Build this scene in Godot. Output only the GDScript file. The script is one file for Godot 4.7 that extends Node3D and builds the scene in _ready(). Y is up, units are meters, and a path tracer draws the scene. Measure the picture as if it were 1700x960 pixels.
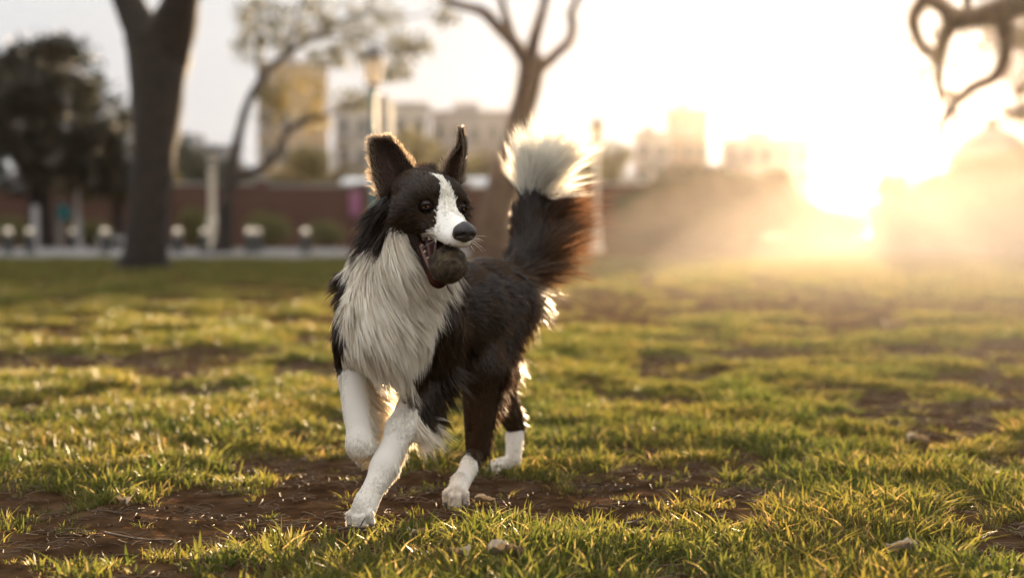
extends Node3D

const EYE := 0.6
const FOCAL := 2500.0
var cam_basis := Basis(Vector3.RIGHT, -atan(95.0 / 2500.0))
var sun_to := Vector3.ZERO
var rng := RandomNumberGenerator.new()
var names_used := {}
var M := {}
var patch_noise := FastNoiseLite.new()
var fine_noise := FastNoiseLite.new()


# ---------------------------------------------------------------- mesh builder
class MB:
	var v := PackedVector3Array()
	var n := PackedVector3Array()
	var c := PackedColorArray()
	var ix := PackedInt32Array()

	func vert(p: Vector3, nn: Vector3, col := Color.WHITE) -> int:
		v.append(p)
		n.append(nn)
		c.append(col)
		return v.size() - 1

	func face(a: int, b: int, d: int) -> void:   # front faces run clockwise as seen from the side the normals point to
		var g := (v[b] - v[a]).cross(v[d] - v[a])
		if g.dot(n[a] + n[b] + n[d]) > 0.0:
			ix.append_array([a, d, b])
		else:
			ix.append_array([a, b, d])

	func quad(p: Array, nn: Vector3, col := Color.WHITE) -> void:
		var k := v.size()
		for q in p:
			vert(q, nn, col)
		face(k, k + 1, k + 2)
		face(k, k + 2, k + 3)

	func box(lo: Vector3, hi: Vector3, col := Color.WHITE) -> void:
		for ax in 3:
			for s in 2:
				var u := (ax + 1) % 3
				var w := (ax + 2) % 3
				var nn := Vector3.ZERO
				nn[ax] = 1.0 if s else -1.0
				var pts := []
				for k in [[0, 0], [1, 0], [1, 1], [0, 1]]:
					var q := Vector3.ZERO
					q[ax] = hi[ax] if s else lo[ax]
					q[u] = hi[u] if k[0] else lo[u]
					q[w] = hi[w] if k[1] else lo[w]
					pts.append(q)
				quad(pts, nn, col)

	# a box with chamfered edges
	func bevel_box(lo: Vector3, hi: Vector3, b: float, col := Color.WHITE) -> void:
		var mid := (lo + hi) / 2.0
		var half := (hi - lo) / 2.0
		for ax in 3:
			for s in [-1.0, 1.0]:
				var u := (ax + 1) % 3
				var w := (ax + 2) % 3
				var nn := Vector3.ZERO
				nn[ax] = s
				var pts := []
				for k in [[-1, -1], [1, -1], [1, 1], [-1, 1]]:
					var q := mid
					q[ax] += s * half[ax]
					q[u] += k[0] * (half[u] - b)
					q[w] += k[1] * (half[w] - b)
					pts.append(q)
				quad(pts, nn, col)
		for ax in 3:
			var u := (ax + 1) % 3
			var w := (ax + 2) % 3
			for su in [-1.0, 1.0]:
				for sw in [-1.0, 1.0]:
					var nn := Vector3.ZERO
					nn[u] = su * 0.7071
					nn[w] = sw * 0.7071
					var pts := []
					for k in [[-1, 0], [1, 0], [1, 1], [-1, 1]]:
						var q := mid
						q[ax] += k[0] * (half[ax] - b)
						q[u] += su * (half[u] - (b if k[1] == 0 else 0.0))
						q[w] += sw * (half[w] - (0.0 if k[1] == 0 else b))
						pts.append(q)
					quad(pts, nn, col)
		for sx in [-1.0, 1.0]:
			for sy in [-1.0, 1.0]:
				for sz in [-1.0, 1.0]:
					var s := Vector3(sx, sy, sz)
					var k := v.size()
					for ax in 3:
						var q := mid + s * (half - Vector3.ONE * b)
						q[ax] = mid[ax] + s[ax] * half[ax]
						vert(q, s.normalized(), col)
					face(k, k + 1, k + 2)

	static func smooth(path: Array, rad: Array, sub: int) -> Array:
		var pp := []
		var rr := []
		for i in path.size() - 1:
			var p0: Vector3 = path[maxi(i - 1, 0)]
			var p3: Vector3 = path[mini(i + 2, path.size() - 1)]
			for j in sub:
				var t := float(j) / sub
				pp.append((path[i] as Vector3).cubic_interpolate(path[i + 1], p0, p3, t))
				rr.append(lerpf(rad[i], rad[i + 1], t))
		pp.append(path[-1])
		rr.append(rad[-1])
		return [pp, rr]

	func tube(path: Array, rad: Array, sides := 8, sub := 4, col := Color.WHITE, rough: FastNoiseLite = null, amount := 0.0) -> void:
		var sm := smooth(path, rad, sub)
		var pp: Array = sm[0]
		var rr: Array = sm[1]
		var side := Vector3.ZERO
		var base := v.size()
		for i in pp.size():
			var t: Vector3 = (pp[mini(i + 1, pp.size() - 1)] - pp[maxi(i - 1, 0)]).normalized()
			if i == 0:
				side = t.cross(Vector3(0.31, 0.2, 0.93)).normalized()
				if side.length() < 0.5:
					side = t.cross(Vector3.RIGHT).normalized()
			side = (side - t * side.dot(t)).normalized()
			var up := t.cross(side)
			for k in sides:
				var a := TAU * k / sides
				var d := side * cos(a) + up * sin(a)
				var r: float = rr[i]
				if rough:
					var q: Vector3 = pp[i] + d * r
					r *= 1.0 + amount * rough.get_noise_3d(q.x, q.y * 0.35, q.z)
				vert(pp[i] + d * r, d, col)
		for i in pp.size() - 1:
			for k in sides:
				var a := base + i * sides + k
				var b := base + i * sides + (k + 1) % sides
				face(a, b, b + sides)
				face(a, b + sides, a + sides)
		for e in 2:   # end caps
			var i := 0 if e == 0 else pp.size() - 1
			var t: Vector3 = (pp[1] - pp[0]).normalized() * -1.0 if e == 0 else (pp[-1] - pp[-2]).normalized()
			var mid := vert(pp[i] + t * rr[i] * 0.4, t, col)
			for k in sides:
				face(mid, base + i * sides + k, base + i * sides + (k + 1) % sides)

	# profile: Vector2(radius, height) from bottom to top, about the y axis at o
	func lathe(profile: Array, o := Vector3.ZERO, sides := 16, col := Color.WHITE, turn := 0.0) -> void:
		for i in profile.size() - 1:
			var a: Vector2 = profile[i]
			var b: Vector2 = profile[i + 1]
			var e := b - a
			var nr := Vector2(e.y, -e.x).normalized()
			var base := v.size()
			for k in sides:
				var an := TAU * k / sides + turn
				var d := Vector3(cos(an), 0, sin(an))
				var nn := (d * nr.x + Vector3.UP * nr.y).normalized()
				vert(o + d * a.x + Vector3.UP * a.y, nn, col)
				vert(o + d * b.x + Vector3.UP * b.y, nn, col)
			for k in sides:
				var p := base + 2 * k
				var q := base + 2 * ((k + 1) % sides)
				if a.x > 1e-5:
					face(p, q, q + 1)
				if b.x > 1e-5:
					face(p, q + 1, p + 1)

	func ball(o: Vector3, r: Vector3, rings := 10, sides := 14, col := Color.WHITE, basis := Basis.IDENTITY) -> void:
		var base := v.size()
		for i in rings + 1:
			var th := PI * i / rings
			for k in sides:
				var ph := TAU * k / sides
				var d := Vector3(sin(th) * cos(ph), cos(th), sin(th) * sin(ph))
				vert(o + basis * (d * r), (basis * (d / r)).normalized(), col)
		for i in rings:
			for k in sides:
				var a := base + i * sides + k
				var b := base + i * sides + (k + 1) % sides
				if i > 0:
					face(a, b, b + sides)
				if i < rings - 1:
					face(a, b + sides, a + sides)

	func cone(a: Vector3, b: Vector3, r: float, col := Color.WHITE, sides := 7) -> void:
		tube([a, a.lerp(b, 0.5), b], [r, r * 0.62, r * 0.06], sides, 2, col)

	func leaf(p: Vector3, dir: Vector3, nn: Vector3, length: float, width: float, col: Color) -> void:
		var s := dir.cross(nn).normalized() * width * 0.5
		var k := v.size()
		vert(p, nn, col)
		vert(p + dir * length * 0.45 + s, nn, col)
		vert(p + dir * length, nn, col)
		vert(p + dir * length * 0.45 - s, nn, col)
		face(k, k + 1, k + 2)
		face(k, k + 2, k + 3)

	func commit() -> ArrayMesh:
		var arr := []
		arr.resize(Mesh.ARRAY_MAX)
		arr[Mesh.ARRAY_VERTEX] = v
		arr[Mesh.ARRAY_NORMAL] = n
		arr[Mesh.ARRAY_COLOR] = c
		arr[Mesh.ARRAY_INDEX] = ix
		var m := ArrayMesh.new()
		m.add_surface_from_arrays(Mesh.PRIMITIVE_TRIANGLES, arr)
		return m


# ---------------------------------------------------------------- object helpers
func numbered(called: String) -> String:
	var k: int = names_used.get(called, 0)
	names_used[called] = k + 1
	return called if k == 0 else "%s_%03d" % [called, k]

func part_name(parent: Node, called: String) -> String:
	if not parent.has_node(called):
		return called
	var k := 1
	while parent.has_node("%s_%03d" % [called, k]):
		k += 1
	return "%s_%03d" % [called, k]

func tag(o: Node, label: String, category: String, group := "", kind := "") -> void:
	o.set_meta("label", label)
	if category:
		o.set_meta("category", category)
	if group:
		o.set_meta("group", group)
	if kind:
		o.set_meta("kind", kind)

func thing(called: String, label: String, category: String, where := Vector3.ZERO, turn := 0.0, group := "") -> Node3D:
	var o := Node3D.new()
	o.name = numbered(called)
	add_child(o, true)
	o.position = where
	o.rotation.y = turn
	tag(o, label, category, group)
	return o

func part(called: String, mesh: Mesh, mat: Material, parent: Node) -> MeshInstance3D:
	var o := MeshInstance3D.new()
	o.name = part_name(parent, called) if parent != self else numbered(called)
	o.mesh = mesh
	o.material_override = mat
	parent.add_child(o, true)
	return o

func struct(called: String, mesh: Mesh, mat: Material, label: String) -> MeshInstance3D:
	var o := part(called, mesh, mat, self)
	o.set_meta("kind", "structure")
	o.set_meta("label", label)
	return o

# a copy of a thing with its parts under a name and a label of its own
func dup(o: Node3D, called: String, where: Vector3, turn: float, label: String) -> Node3D:
	var c: Node3D = o.duplicate()
	c.name = numbered(called)
	add_child(c, true)
	c.position = where
	c.rotation.y = turn
	c.set_meta("label", label)
	return c

# the point that lies d metres ahead of the camera at pixel (px, py) of the 1700 x 960 photograph, used to survey the place
func at(px: float, py: float, d: float) -> Vector3:
	return Vector3(0, EYE, 0) + cam_basis * Vector3((px - 850.0) / FOCAL * d, (480.0 - py) / FOCAL * d, -d)

func on_ground(px: float, d: float) -> Vector3:
	var p := at(px, 480.0, d)
	return Vector3(p.x, 0.0, p.z)

func noise_tex(freq: float, octaves: int, ramp: Array, seed_ := 1, normal := false, size := 256, kind := FastNoiseLite.TYPE_SIMPLEX_SMOOTH) -> NoiseTexture2D:
	var f := FastNoiseLite.new()
	f.noise_type = kind
	f.frequency = freq
	f.fractal_octaves = octaves
	f.seed = seed_
	var t := NoiseTexture2D.new()
	t.width = size
	t.height = size
	t.seamless = true
	t.noise = f
	t.as_normal_map = normal
	if ramp:
		var g := Gradient.new()
		g.offsets = PackedFloat32Array(range(ramp.size()).map(func(k): return float(k) / (ramp.size() - 1)))
		g.colors = PackedColorArray(ramp)
		t.color_ramp = g
	return t

func srgb(r: float, g: float, b: float) -> Color:
	return Color(r, g, b).linear_to_srgb()

func mat(called: String, lin: Color, rough := 0.85, extra := {}) -> StandardMaterial3D:
	var m := StandardMaterial3D.new()
	m.resource_name = called
	m.albedo_color = lin.linear_to_srgb()
	m.roughness = rough
	for k in extra:
		m.set(k, extra[k])
	M[called] = m
	return m

func tri_mat(called: String, freq: float, ramp: Array, scale: Vector3, rough := 0.9, bump := 0.0, seed_ := 3, extra := {}) -> StandardMaterial3D:
	var m := mat(called, Color.WHITE, rough, extra)
	m.albedo_texture = noise_tex(freq, 4, ramp.map(func(q): return q.linear_to_srgb()), seed_)
	m.uv1_triplanar = true
	m.uv1_world_triplanar = true
	m.uv1_scale = scale
	if bump > 0.0:
		m.heightmap_enabled = true
		m.heightmap_texture = noise_tex(freq * 1.7, 4, [], seed_ + 1)
		m.heightmap_scale = bump
	return m


func _ready() -> void:
	rng.seed = 11
	patch_noise.seed = 5
	patch_noise.frequency = 0.9
	patch_noise.fractal_octaves = 4
	fine_noise.seed = 9
	fine_noise.frequency = 9.0
	fine_noise.fractal_octaves = 3

	# ---- camera
	var cam := Camera3D.new()
	cam.name = "camera"
	add_child(cam)
	var lens := CameraAttributesPhysical.new()
	lens.frustum_focal_length = 12.0 * 2500.0 / 480.0
	lens.exposure_aperture = 2.3
	lens.frustum_focus_distance = 2.98
	cam.attributes = lens
	cam.keep_aspect = Camera3D.KEEP_HEIGHT
	cam.fov = rad_to_deg(2.0 * atan(480.0 / 2500.0))
	cam.near = 0.05
	cam.far = 600.0
	cam.transform = Transform3D(cam_basis, Vector3(0, EYE, 0))
	cam.current = true

	# ---- sun, sky and air
	var az := atan(595.0 / 2500.0)
	var el := deg_to_rad(4.0)
	sun_to = Vector3(sin(az) * cos(el), sin(el), -cos(az) * cos(el))
	var sun := DirectionalLight3D.new()
	sun.name = "sun"
	sun.light_color = Color(1.0, 0.86, 0.68)
	sun.light_energy = 1.6
	sun.light_angular_distance = 0.5
	sun.shadow_enabled = true
	sun.sky_mode = DirectionalLight3D.SKY_MODE_LIGHT_ONLY
	add_child(sun)
	sun.look_at_from_position(sun_to * 100.0, Vector3.ZERO)
	var env := Environment.new()
	env.background_mode = Environment.BG_SKY
	env.sky = Sky.new()
	env.sky.sky_material = make_sky()
	env.tonemap_mode = Environment.TONE_MAPPER_LINEAR
	env.tonemap_exposure = 7.5
	env.volumetric_fog_enabled = true
	env.volumetric_fog_density = 0.00008
	env.volumetric_fog_albedo = srgb(1.0, 0.93, 0.86)
	env.volumetric_fog_anisotropy = 0.84
	env.sdfgi_enabled = true
	env.ssao_enabled = true
	env.ssil_enabled = true
	var we := WorldEnvironment.new()
	we.name = "world_environment"
	we.environment = env
	add_child(we)

	make_materials()
	build_ground()
	build_wall_and_buildings()
	build_trees()
	build_street_things()
	build_grass()
	build_litter()
	build_added_haze()
	build_dog()


# thin bright cloud with the glow of the low sun
func make_sky() -> PanoramaSkyMaterial:
	var w := 512
	var h := 256
	var im := Image.create(w, h, false, Image.FORMAT_RGBF)
	var f := FastNoiseLite.new()
	f.frequency = 1.4
	f.fractal_octaves = 4
	for y in h:
		var th := PI * (y + 0.5) / h
		for x in w:
			var ph := TAU * (x + 0.5) / w   # column 0 looks along -z
			var d := Vector3(sin(th) * sin(ph), cos(th), -sin(th) * cos(ph))
			var up := clampf(d.y, 0.0, 1.0)
			var k := smoothstep(0.0, 0.75, up)
			var c := Vector3(0.09, 0.09, 0.091).lerp(Vector3(0.226, 0.228, 0.232), k)
			c *= 1.0 + 0.05 * f.get_noise_3d(d.x, d.y * 2.5, d.z)
			var a := rad_to_deg(acos(clampf(d.dot(sun_to), -1.0, 1.0)))
			c += Vector3(1.0, 0.95, 0.88) * 0.035 * exp(-a / 14.0)
			c += Vector3(1.0, 0.93, 0.82) * 0.08 * exp(-a / 3.0)
			im.set_pixel(x, y, Color(c.x, c.y, c.z))
	var m := PanoramaSkyMaterial.new()
	m.panorama = ImageTexture.create_from_image(im)
	return m


func make_materials() -> void:
	tri_mat("soil", 0.02, [Color(0.02, 0.011, 0.006), Color(0.052, 0.029, 0.015), Color(0.09, 0.055, 0.032)], Vector3(1.7, 1.7, 1.7), 0.95, 0.8, 3, {"specular_mode": BaseMaterial3D.SPECULAR_DISABLED, "vertex_color_use_as_albedo": true})
	M.soil.detail_enabled = false
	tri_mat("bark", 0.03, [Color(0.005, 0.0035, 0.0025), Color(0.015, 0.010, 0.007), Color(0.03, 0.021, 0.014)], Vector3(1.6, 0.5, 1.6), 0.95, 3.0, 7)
	tri_mat("bark_brown", 0.03, [Color(0.03, 0.016, 0.009), Color(0.085, 0.048, 0.027), Color(0.13, 0.08, 0.048)], Vector3(1.6, 0.5, 1.6), 0.95, 3.0, 8)
	tri_mat("brick", 0.05, [Color(0.045, 0.021, 0.013), Color(0.085, 0.037, 0.023), Color(0.11, 0.054, 0.034)], Vector3(0.8, 1.4, 0.8), 0.95, 0.6, 15)
	tri_mat("render_pale", 0.02, [Color(0.36, 0.33, 0.28), Color(0.46, 0.43, 0.37)], Vector3(0.2, 0.1, 0.2), 0.9, 0.0, 17)
	tri_mat("render_ochre", 0.02, [Color(0.24, 0.2, 0.145), Color(0.32, 0.27, 0.2)], Vector3(0.2, 0.1, 0.2), 0.9, 0.0, 18)
	tri_mat("render_grey", 0.02, [Color(0.24, 0.23, 0.22), Color(0.33, 0.31, 0.29)], Vector3(0.2, 0.1, 0.2), 0.9, 0.0, 19)
	tri_mat("concrete", 0.03, [Color(0.24, 0.23, 0.22), Color(0.38, 0.36, 0.34)], Vector3(0.5, 0.5, 0.5), 0.9, 0.3, 20, {"specular_mode": BaseMaterial3D.SPECULAR_DISABLED})
	tri_mat("roof_slate", 0.03, [Color(0.07, 0.06, 0.06), Color(0.12, 0.1, 0.1)], Vector3(0.5, 0.5, 0.5), 0.8, 0.3, 21)
	mat("window_glass", Color(0.03, 0.035, 0.04), 0.12)
	mat("window_frame", Color(0.45, 0.43, 0.4), 0.6)
	mat("iron", Color(0.03, 0.032, 0.03), 0.5, {"metallic": 0.4})
	mat("teal_paint", Color(0.03, 0.13, 0.13), 0.5)
	mat("cream_paint", Color(0.6, 0.52, 0.4), 0.6)
	mat("lamp_glass", Color(0.85, 0.8, 0.7), 0.45, {"backlight_enabled": true, "backlight": Color(1, 0.95, 0.85)})
	mat("steel", Color(0.68, 0.57, 0.44), 0.2, {"metallic": 1.0})
	mat("white_paint", Color(0.75, 0.74, 0.72), 0.3, {"clearcoat_enabled": true, "clearcoat": 0.6})
	mat("rubber", Color(0.02, 0.02, 0.02), 0.8)
	mat("magenta_cloth", Color(0.26, 0.05, 0.18), 0.8, {"backlight_enabled": true, "backlight": Color(0.6, 0.6, 0.6)})
	mat("teal_sign", Color(0.01, 0.28, 0.30), 0.5)
	mat("leafy", Color.WHITE, 0.6, {"vertex_color_use_as_albedo": true, "backlight_enabled": true, "backlight": Color(0.9, 0.9, 0.9)})
	mat("grass_blade", Color.WHITE, 0.52, {"metallic_specular": 0.36, "vertex_color_use_as_albedo": true, "backlight_enabled": true, "backlight": Color(1, 1, 1)})
	mat("fur", Color.WHITE, 0.42, {"vertex_color_use_as_albedo": true, "metallic_specular": 0.5, "backlight_enabled": true, "backlight": Color(1, 1, 1)})
	mat("chest_fur", Color.WHITE, 0.5, {"vertex_color_use_as_albedo": true, "metallic_specular": 0.4, "backlight_enabled": true, "backlight": Color(0.22, 0.22, 0.22)})
	mat("hide", Color.WHITE, 0.8, {"vertex_color_use_as_albedo": true, "metallic_specular": 0.2})
	mat("wet_black", Color(0.020, 0.015, 0.012), 0.45, {"heightmap_enabled": true, "heightmap_texture": noise_tex(0.12, 2, [], 31, false, 128, FastNoiseLite.TYPE_CELLULAR), "heightmap_scale": 0.05, "uv1_triplanar": true, "uv1_scale": Vector3(14, 14, 14)})
	mat("eye_gloss", Color.WHITE, 0.05, {"vertex_color_use_as_albedo": true, "metallic_specular": 0.4})
	mat("tooth", Color(0.55, 0.47, 0.32), 0.3)
	mat("mouth_flesh", Color.WHITE, 0.3, {"vertex_color_use_as_albedo": true, "subsurf_scatter_enabled": true, "subsurf_scatter_strength": 0.2})
	mat("claw", Color(0.03, 0.022, 0.018), 0.4)
	mat("mud_felt", Color.WHITE, 0.95, {"vertex_color_use_as_albedo": true})
	mat("dry_leaf", Color.WHITE, 0.7, {"vertex_color_use_as_albedo": true, "backlight_enabled": true, "backlight": Color(0.6, 0.6, 0.6)})
	mat("earth", Color.WHITE, 1.0, {"vertex_color_use_as_albedo": true, "specular_mode": BaseMaterial3D.SPECULAR_DISABLED})
	mat("twig", Color(0.06, 0.035, 0.02), 0.9)
	tri_mat("path_gravel", 0.06, [Color(0.2, 0.19, 0.18), Color(0.32, 0.31, 0.3)], Vector3(0.6, 0.6, 0.6), 0.95, 0.5, 41, {"specular_mode": BaseMaterial3D.SPECULAR_DISABLED})


# ---------------------------------------------------------------- ground
func grassiness(x: float, z: float) -> float:   # 0 bare soil ... 1 thick grass
	var d := -z
	var g := patch_noise.get_noise_2d(x * 1.15, z * 0.8) * 0.95 + 0.3 + 0.45 * fine_noise.get_noise_2d(x * 0.55 + 7.0, z * 0.4) * clampf((11.0 - d) / 4.0, 0.0, 1.0)
	# the trampled bare patches that the photograph shows
	g -= 0.42 * exp(-pow((x + 0.95) / 0.7, 2.0) - pow((d - 3.15) / 0.42, 2.0))
	g -= 0.22 * exp(-pow((x + 0.2) / 0.55, 2.0) - pow((d - 3.55) / 0.22, 2.0))
	g -= 0.55 * exp(-pow((x + 2.2) / 1.6, 2.0) - pow((d - 6.6) / 0.7, 2.0))
	g -= 0.7 * exp(-pow((x - 1.25) / 0.42, 2.0) - pow((d - 2.85) / 0.22, 2.0))
	g -= 0.5 * exp(-pow((x - 2.1) / 0.7, 2.0) - pow((d - 5.4) / 1.2, 2.0))
	g -= 0.6 * exp(-pow((x - 1.5) / 3.5, 2.0) - pow((d - 12.5) / 2.5, 2.0))
	g += 0.5 * exp(-pow((x - 0.2) / 0.8, 2.0) - pow((d - 2.72) / 0.28, 2.0))
	g += 0.35 * exp(-pow((x - 0.9) / 1.0, 2.0) - pow((d - 4.0) / 0.6, 2.0))
	g += 0.35 * exp(-pow((x + 1.3) / 1.2, 2.0) - pow((d - 4.4) / 0.5, 2.0))
	return clampf(g * 1.6, 0.0, 1.0)

func ground_y(x: float, z: float) -> float:
	var d := -z
	var fade := clampf(1.0 - (d - 14.0) / 14.0, 0.0, 1.0)
	if fade <= 0.0 or d < -2.0:
		return 0.0
	return fade * (0.014 * patch_noise.get_noise_2d(x * 2.2 + 40.0, z * 2.2) + 0.010 * fine_noise.get_noise_2d(x * 0.45, z * 0.45) + 0.010 * (grassiness(x, z) - 0.4))

func build_ground() -> void:
	var xs := []
	var zs := []
	var x := 0.0
	var step := 0.022
	while x < 130.0:
		xs.append(x)
		if x > 2.2:
			step *= 1.09
		x += step
	var left := xs.duplicate()
	left.reverse()
	left.pop_back()
	xs = left.map(func(q): return -q) + xs
	var z := 25.0
	step = 4.0
	while z > -2.0:
		zs.append(z)
		z -= minf(step, maxf(0.022, (z + 2.0) * 0.25))
	step = 0.022
	while z > -240.0:
		zs.append(z)
		if z < -4.2:
			step *= 1.035
		z -= step
	var mb := MB.new()
	for zz in zs:
		for xx in xs:
			var e := 0.03
			var y := ground_y(xx, zz)
			var nn := Vector3(y - ground_y(xx + e, zz), e, y - ground_y(xx, zz + e)).normalized()
			var g := grassiness(xx, zz)
			var far := clampf((-zz - 8.0) / 20.0, 0.0, 1.0)
			var soil := Color(1.0, 1.0, 1.0)
			var col := soil.lerp(Color(1.0, 1.25, 0.55), g * lerpf(0.55, 1.0, far))
			mb.vert(Vector3(xx, y, zz), nn, col)
	var w := xs.size()
	for j in zs.size() - 1:
		for i in w - 1:
			var a := j * w + i
			mb.ix.append_array([a, a + 1, a + w + 1, a, a + w + 1, a + w] if false else [a, a + w + 1, a + 1, a, a + w, a + w + 1])
	# rows run away from the camera: check the winding once
	var t0 := mb.ix[0]
	var t1 := mb.ix[1]
	var t2 := mb.ix[2]
	if (mb.v[t1] - mb.v[t0]).cross(mb.v[t2] - mb.v[t0]).y > 0.0:
		for k in range(0, mb.ix.size(), 3):
			var s := mb.ix[k + 1]
			mb.ix[k + 1] = mb.ix[k + 2]
			mb.ix[k + 2] = s
	struct("ground", mb.commit(), M.soil, "park ground of brown soil and worn turf")
	var pm := MB.new()
	pm.box(Vector3(-60, -0.1, -43.0), Vector3(1.5, 0.02, -33.5))
	struct("path", pm.commit(), M.path_gravel, "pale gravel path crossing the park behind the lawn")
	var kb := MB.new()
	kb.bevel_box(Vector3(-60, -0.1, -33.5), Vector3(1.5, 0.12, -33.3), 0.02)
	kb.bevel_box(Vector3(-60, -0.1, -43.2), Vector3(1.5, 0.12, -43.0), 0.02)
	struct("path_kerb", kb.commit(), M.concrete, "low concrete kerbs along both sides of the gravel path")


# ---------------------------------------------------------------- wall and buildings
func build_wall_and_buildings() -> void:
	var wall := thing("brick_wall", "long red brick wall with concrete coping behind the path", "wall")
	for k in 13:
		var x0 := -46.0 + k * 4.0
		var y := 2.35 + 0.12 * sin(k * 1.7)
		var mb := MB.new()
		mb.box(Vector3(x0 + 0.3, -0.2, -60.3), Vector3(x0 + 4.0, y, -60.0))
		part("wall_panel", mb.commit(), M.brick, wall)
		mb = MB.new()
		mb.bevel_box(Vector3(x0 - 0.15, -0.2, -60.4), Vector3(x0 + 0.3, y + 0.25, -59.85), 0.02)
		part("pier", mb.commit(), M.brick, wall)
		mb = MB.new()
		mb.bevel_box(Vector3(x0 + 0.3, y, -60.36), Vector3(x0 + 4.0 - 0.15, y + 0.09, -59.93), 0.02)
		part("coping", mb.commit(), M.concrete, wall)
		mb = MB.new()
		mb.bevel_box(Vector3(x0 - 0.2, y + 0.25, -60.45), Vector3(x0 + 0.35, y + 0.35, -59.8), 0.03)
		part("pier_cap", mb.commit(), M.concrete, wall)

	building("apartment_block", at(430, 385, 150).x, at(546, 385, 150).x, 150.0, 17.2, 12.0, M.render_ochre, 5, 4, "tall narrow ochre apartment tower behind the forked sparse tree")
	building("apartment_block", at(556, 385, 132).x, at(712, 385, 132).x, 132.0, 11.6, 11.0, M.render_pale, 4, 5, "pale four storey apartment block behind the teal lamp post")
	building("apartment_block", at(716, 385, 136).x, at(862, 385, 136).x, 136.0, 11.2, 11.0, M.render_grey, 4, 5, "grey balconied apartment block between the dog's head and the bare tree")
	building("apartment_block", at(270, 385, 120).x, at(402, 385, 120).x, 120.0, 7.2, 10.0, M.render_grey, 2, 4, "low grey block with long window bands behind the big trunk")
	building("apartment_block", at(1052, 385, 150).x, at(1112, 385, 150).x, 150.0, 10.2, 9.0, M.render_pale, 4, 2, "small pale block stepped below the flat topped tower")
	building("apartment_block", at(1104, 385, 156).x, at(1175, 385, 156).x, 156.0, 13.0, 9.0, M.render_ochre, 5, 3, "flat topped apartment tower standing alone against the bright sky")
	building("apartment_block", at(1196, 385, 146).x, at(1345, 385, 146).x, 146.0, 9.4, 9.0, M.render_pale, 4, 5, "long pale block low in the glare beside the sun")
	pavilion()


func building(called: String, x0: float, x1: float, d: float, h: float, deep: float, m: Material, storeys: int, bays: int, label: String) -> void:
	var b := thing(called, label, "building", Vector3((x0 + x1) / 2.0, 0, -d), atan2(-(x0 + x1) / 2.0, d))
	var w := (x1 - x0) / 2.0
	var mb := MB.new()
	mb.box(Vector3(-w, -0.3, -deep), Vector3(w, h, 0))
	part("wall", mb.commit(), m, b)
	mb = MB.new()
	mb.bevel_box(Vector3(-w - 0.15, h, -deep - 0.15), Vector3(w + 0.15, h + 0.35, 0.15), 0.05)
	mb.box(Vector3(-w * 0.5, h + 0.35, -deep * 0.6), Vector3(w * 0.1, h + 1.3, -deep * 0.25))
	part("roof", mb.commit(), M.concrete, b)
	var sh := (h - 0.8) / storeys
	var bw := 2.0 * w / bays
	var ww := minf(1.3, bw * 0.5)
	var frame := MB.new()
	for s in [[-ww / 2 - 0.09, -ww / 2, 0, sh * 0.55], [ww / 2, ww / 2 + 0.09, 0, sh * 0.55], [-0.03, 0.03, 0, sh * 0.55]]:
		frame.box(Vector3(s[0], s[2], 0), Vector3(s[1], s[3], 0.09))
	frame.box(Vector3(-ww / 2 - 0.14, -0.1, 0), Vector3(ww / 2 + 0.14, 0, 0.16))
	frame.box(Vector3(-ww / 2 - 0.09, sh * 0.55, 0), Vector3(ww / 2 + 0.09, sh * 0.55 + 0.09, 0.09))
	var pane := MB.new()
	pane.box(Vector3(-ww / 2, 0, 0.002), Vector3(ww / 2, sh * 0.55, 0.04))
	var fm := frame.commit()
	var pm := pane.commit()
	var slab := MB.new()
	slab.bevel_box(Vector3(-bw * 0.42, -0.16, 0), Vector3(bw * 0.42, 0, 1.0), 0.02)
	slab.box(Vector3(-bw * 0.42, 0.9, 0.94), Vector3(bw * 0.42, 0.96, 1.0))
	for k in 9:
		var xx := lerpf(-bw * 0.41, bw * 0.41, k / 8.0)
		slab.box(Vector3(xx - 0.02, 0, 0.95), Vector3(xx + 0.02, 0.9, 0.99))
	var sm := slab.commit()
	for j in storeys:
		for i in bays:
			var p := Vector3(-w + (i + 0.5) * bw, 0.9 + j * sh, 0)
			var f := part("window", fm, M.window_frame, b)
			f.position = p
			part("pane", pm, M.window_glass, f)
			if j > 0 and (i + j * 2) % 3 == 0:
				var s := part("balcony", sm, M.concrete, b)
				s.position = p + Vector3(0, -0.42, 0)


func pavilion() -> void:
	var d := 84.0
	var c := at(1645, 385, d)
	var b := thing("domed_pavilion", "domed pavilion with a small flat lantern on its roof at the park edge", "building", Vector3(c.x, 0, -d))
	var mb := MB.new()
	mb.lathe([Vector2(2.5, -0.2), Vector2(2.5, 0.4), Vector2(2.3, 0.42), Vector2(2.3, 4.4), Vector2(2.55, 4.5), Vector2(2.55, 4.75)], Vector3.ZERO, 8, Color.WHITE, PI / 8)
	part("wall", mb.commit(), M.brick, b)
	mb = MB.new()
	mb.lathe([Vector2(2.6, 4.75), Vector2(2.2, 5.1), Vector2(1.75, 5.6), Vector2(1.2, 6.05), Vector2(0.6, 6.35)], Vector3.ZERO, 8, Color.WHITE, PI / 8)
	part("roof", mb.commit(), M.roof_slate, b)
	mb = MB.new()
	mb.lathe([Vector2(0.45, 6.35), Vector2(0.45, 6.75), Vector2(0.6, 6.8), Vector2(0.55, 6.92), Vector2(0, 6.95)], Vector3.ZERO, 8, Color.WHITE, PI / 8)
	part("lantern", mb.commit(), M.roof_slate, b)
	for k in 8:
		var a := TAU * k / 8.0
		var q := MB.new()
		q.bevel_box(Vector3(-0.45, 1.2, 2.12), Vector3(0.45, 3.4, 2.2), 0.02)
		var o := part("window", q.commit(), M.window_glass, b)
		o.rotation.y = a


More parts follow.
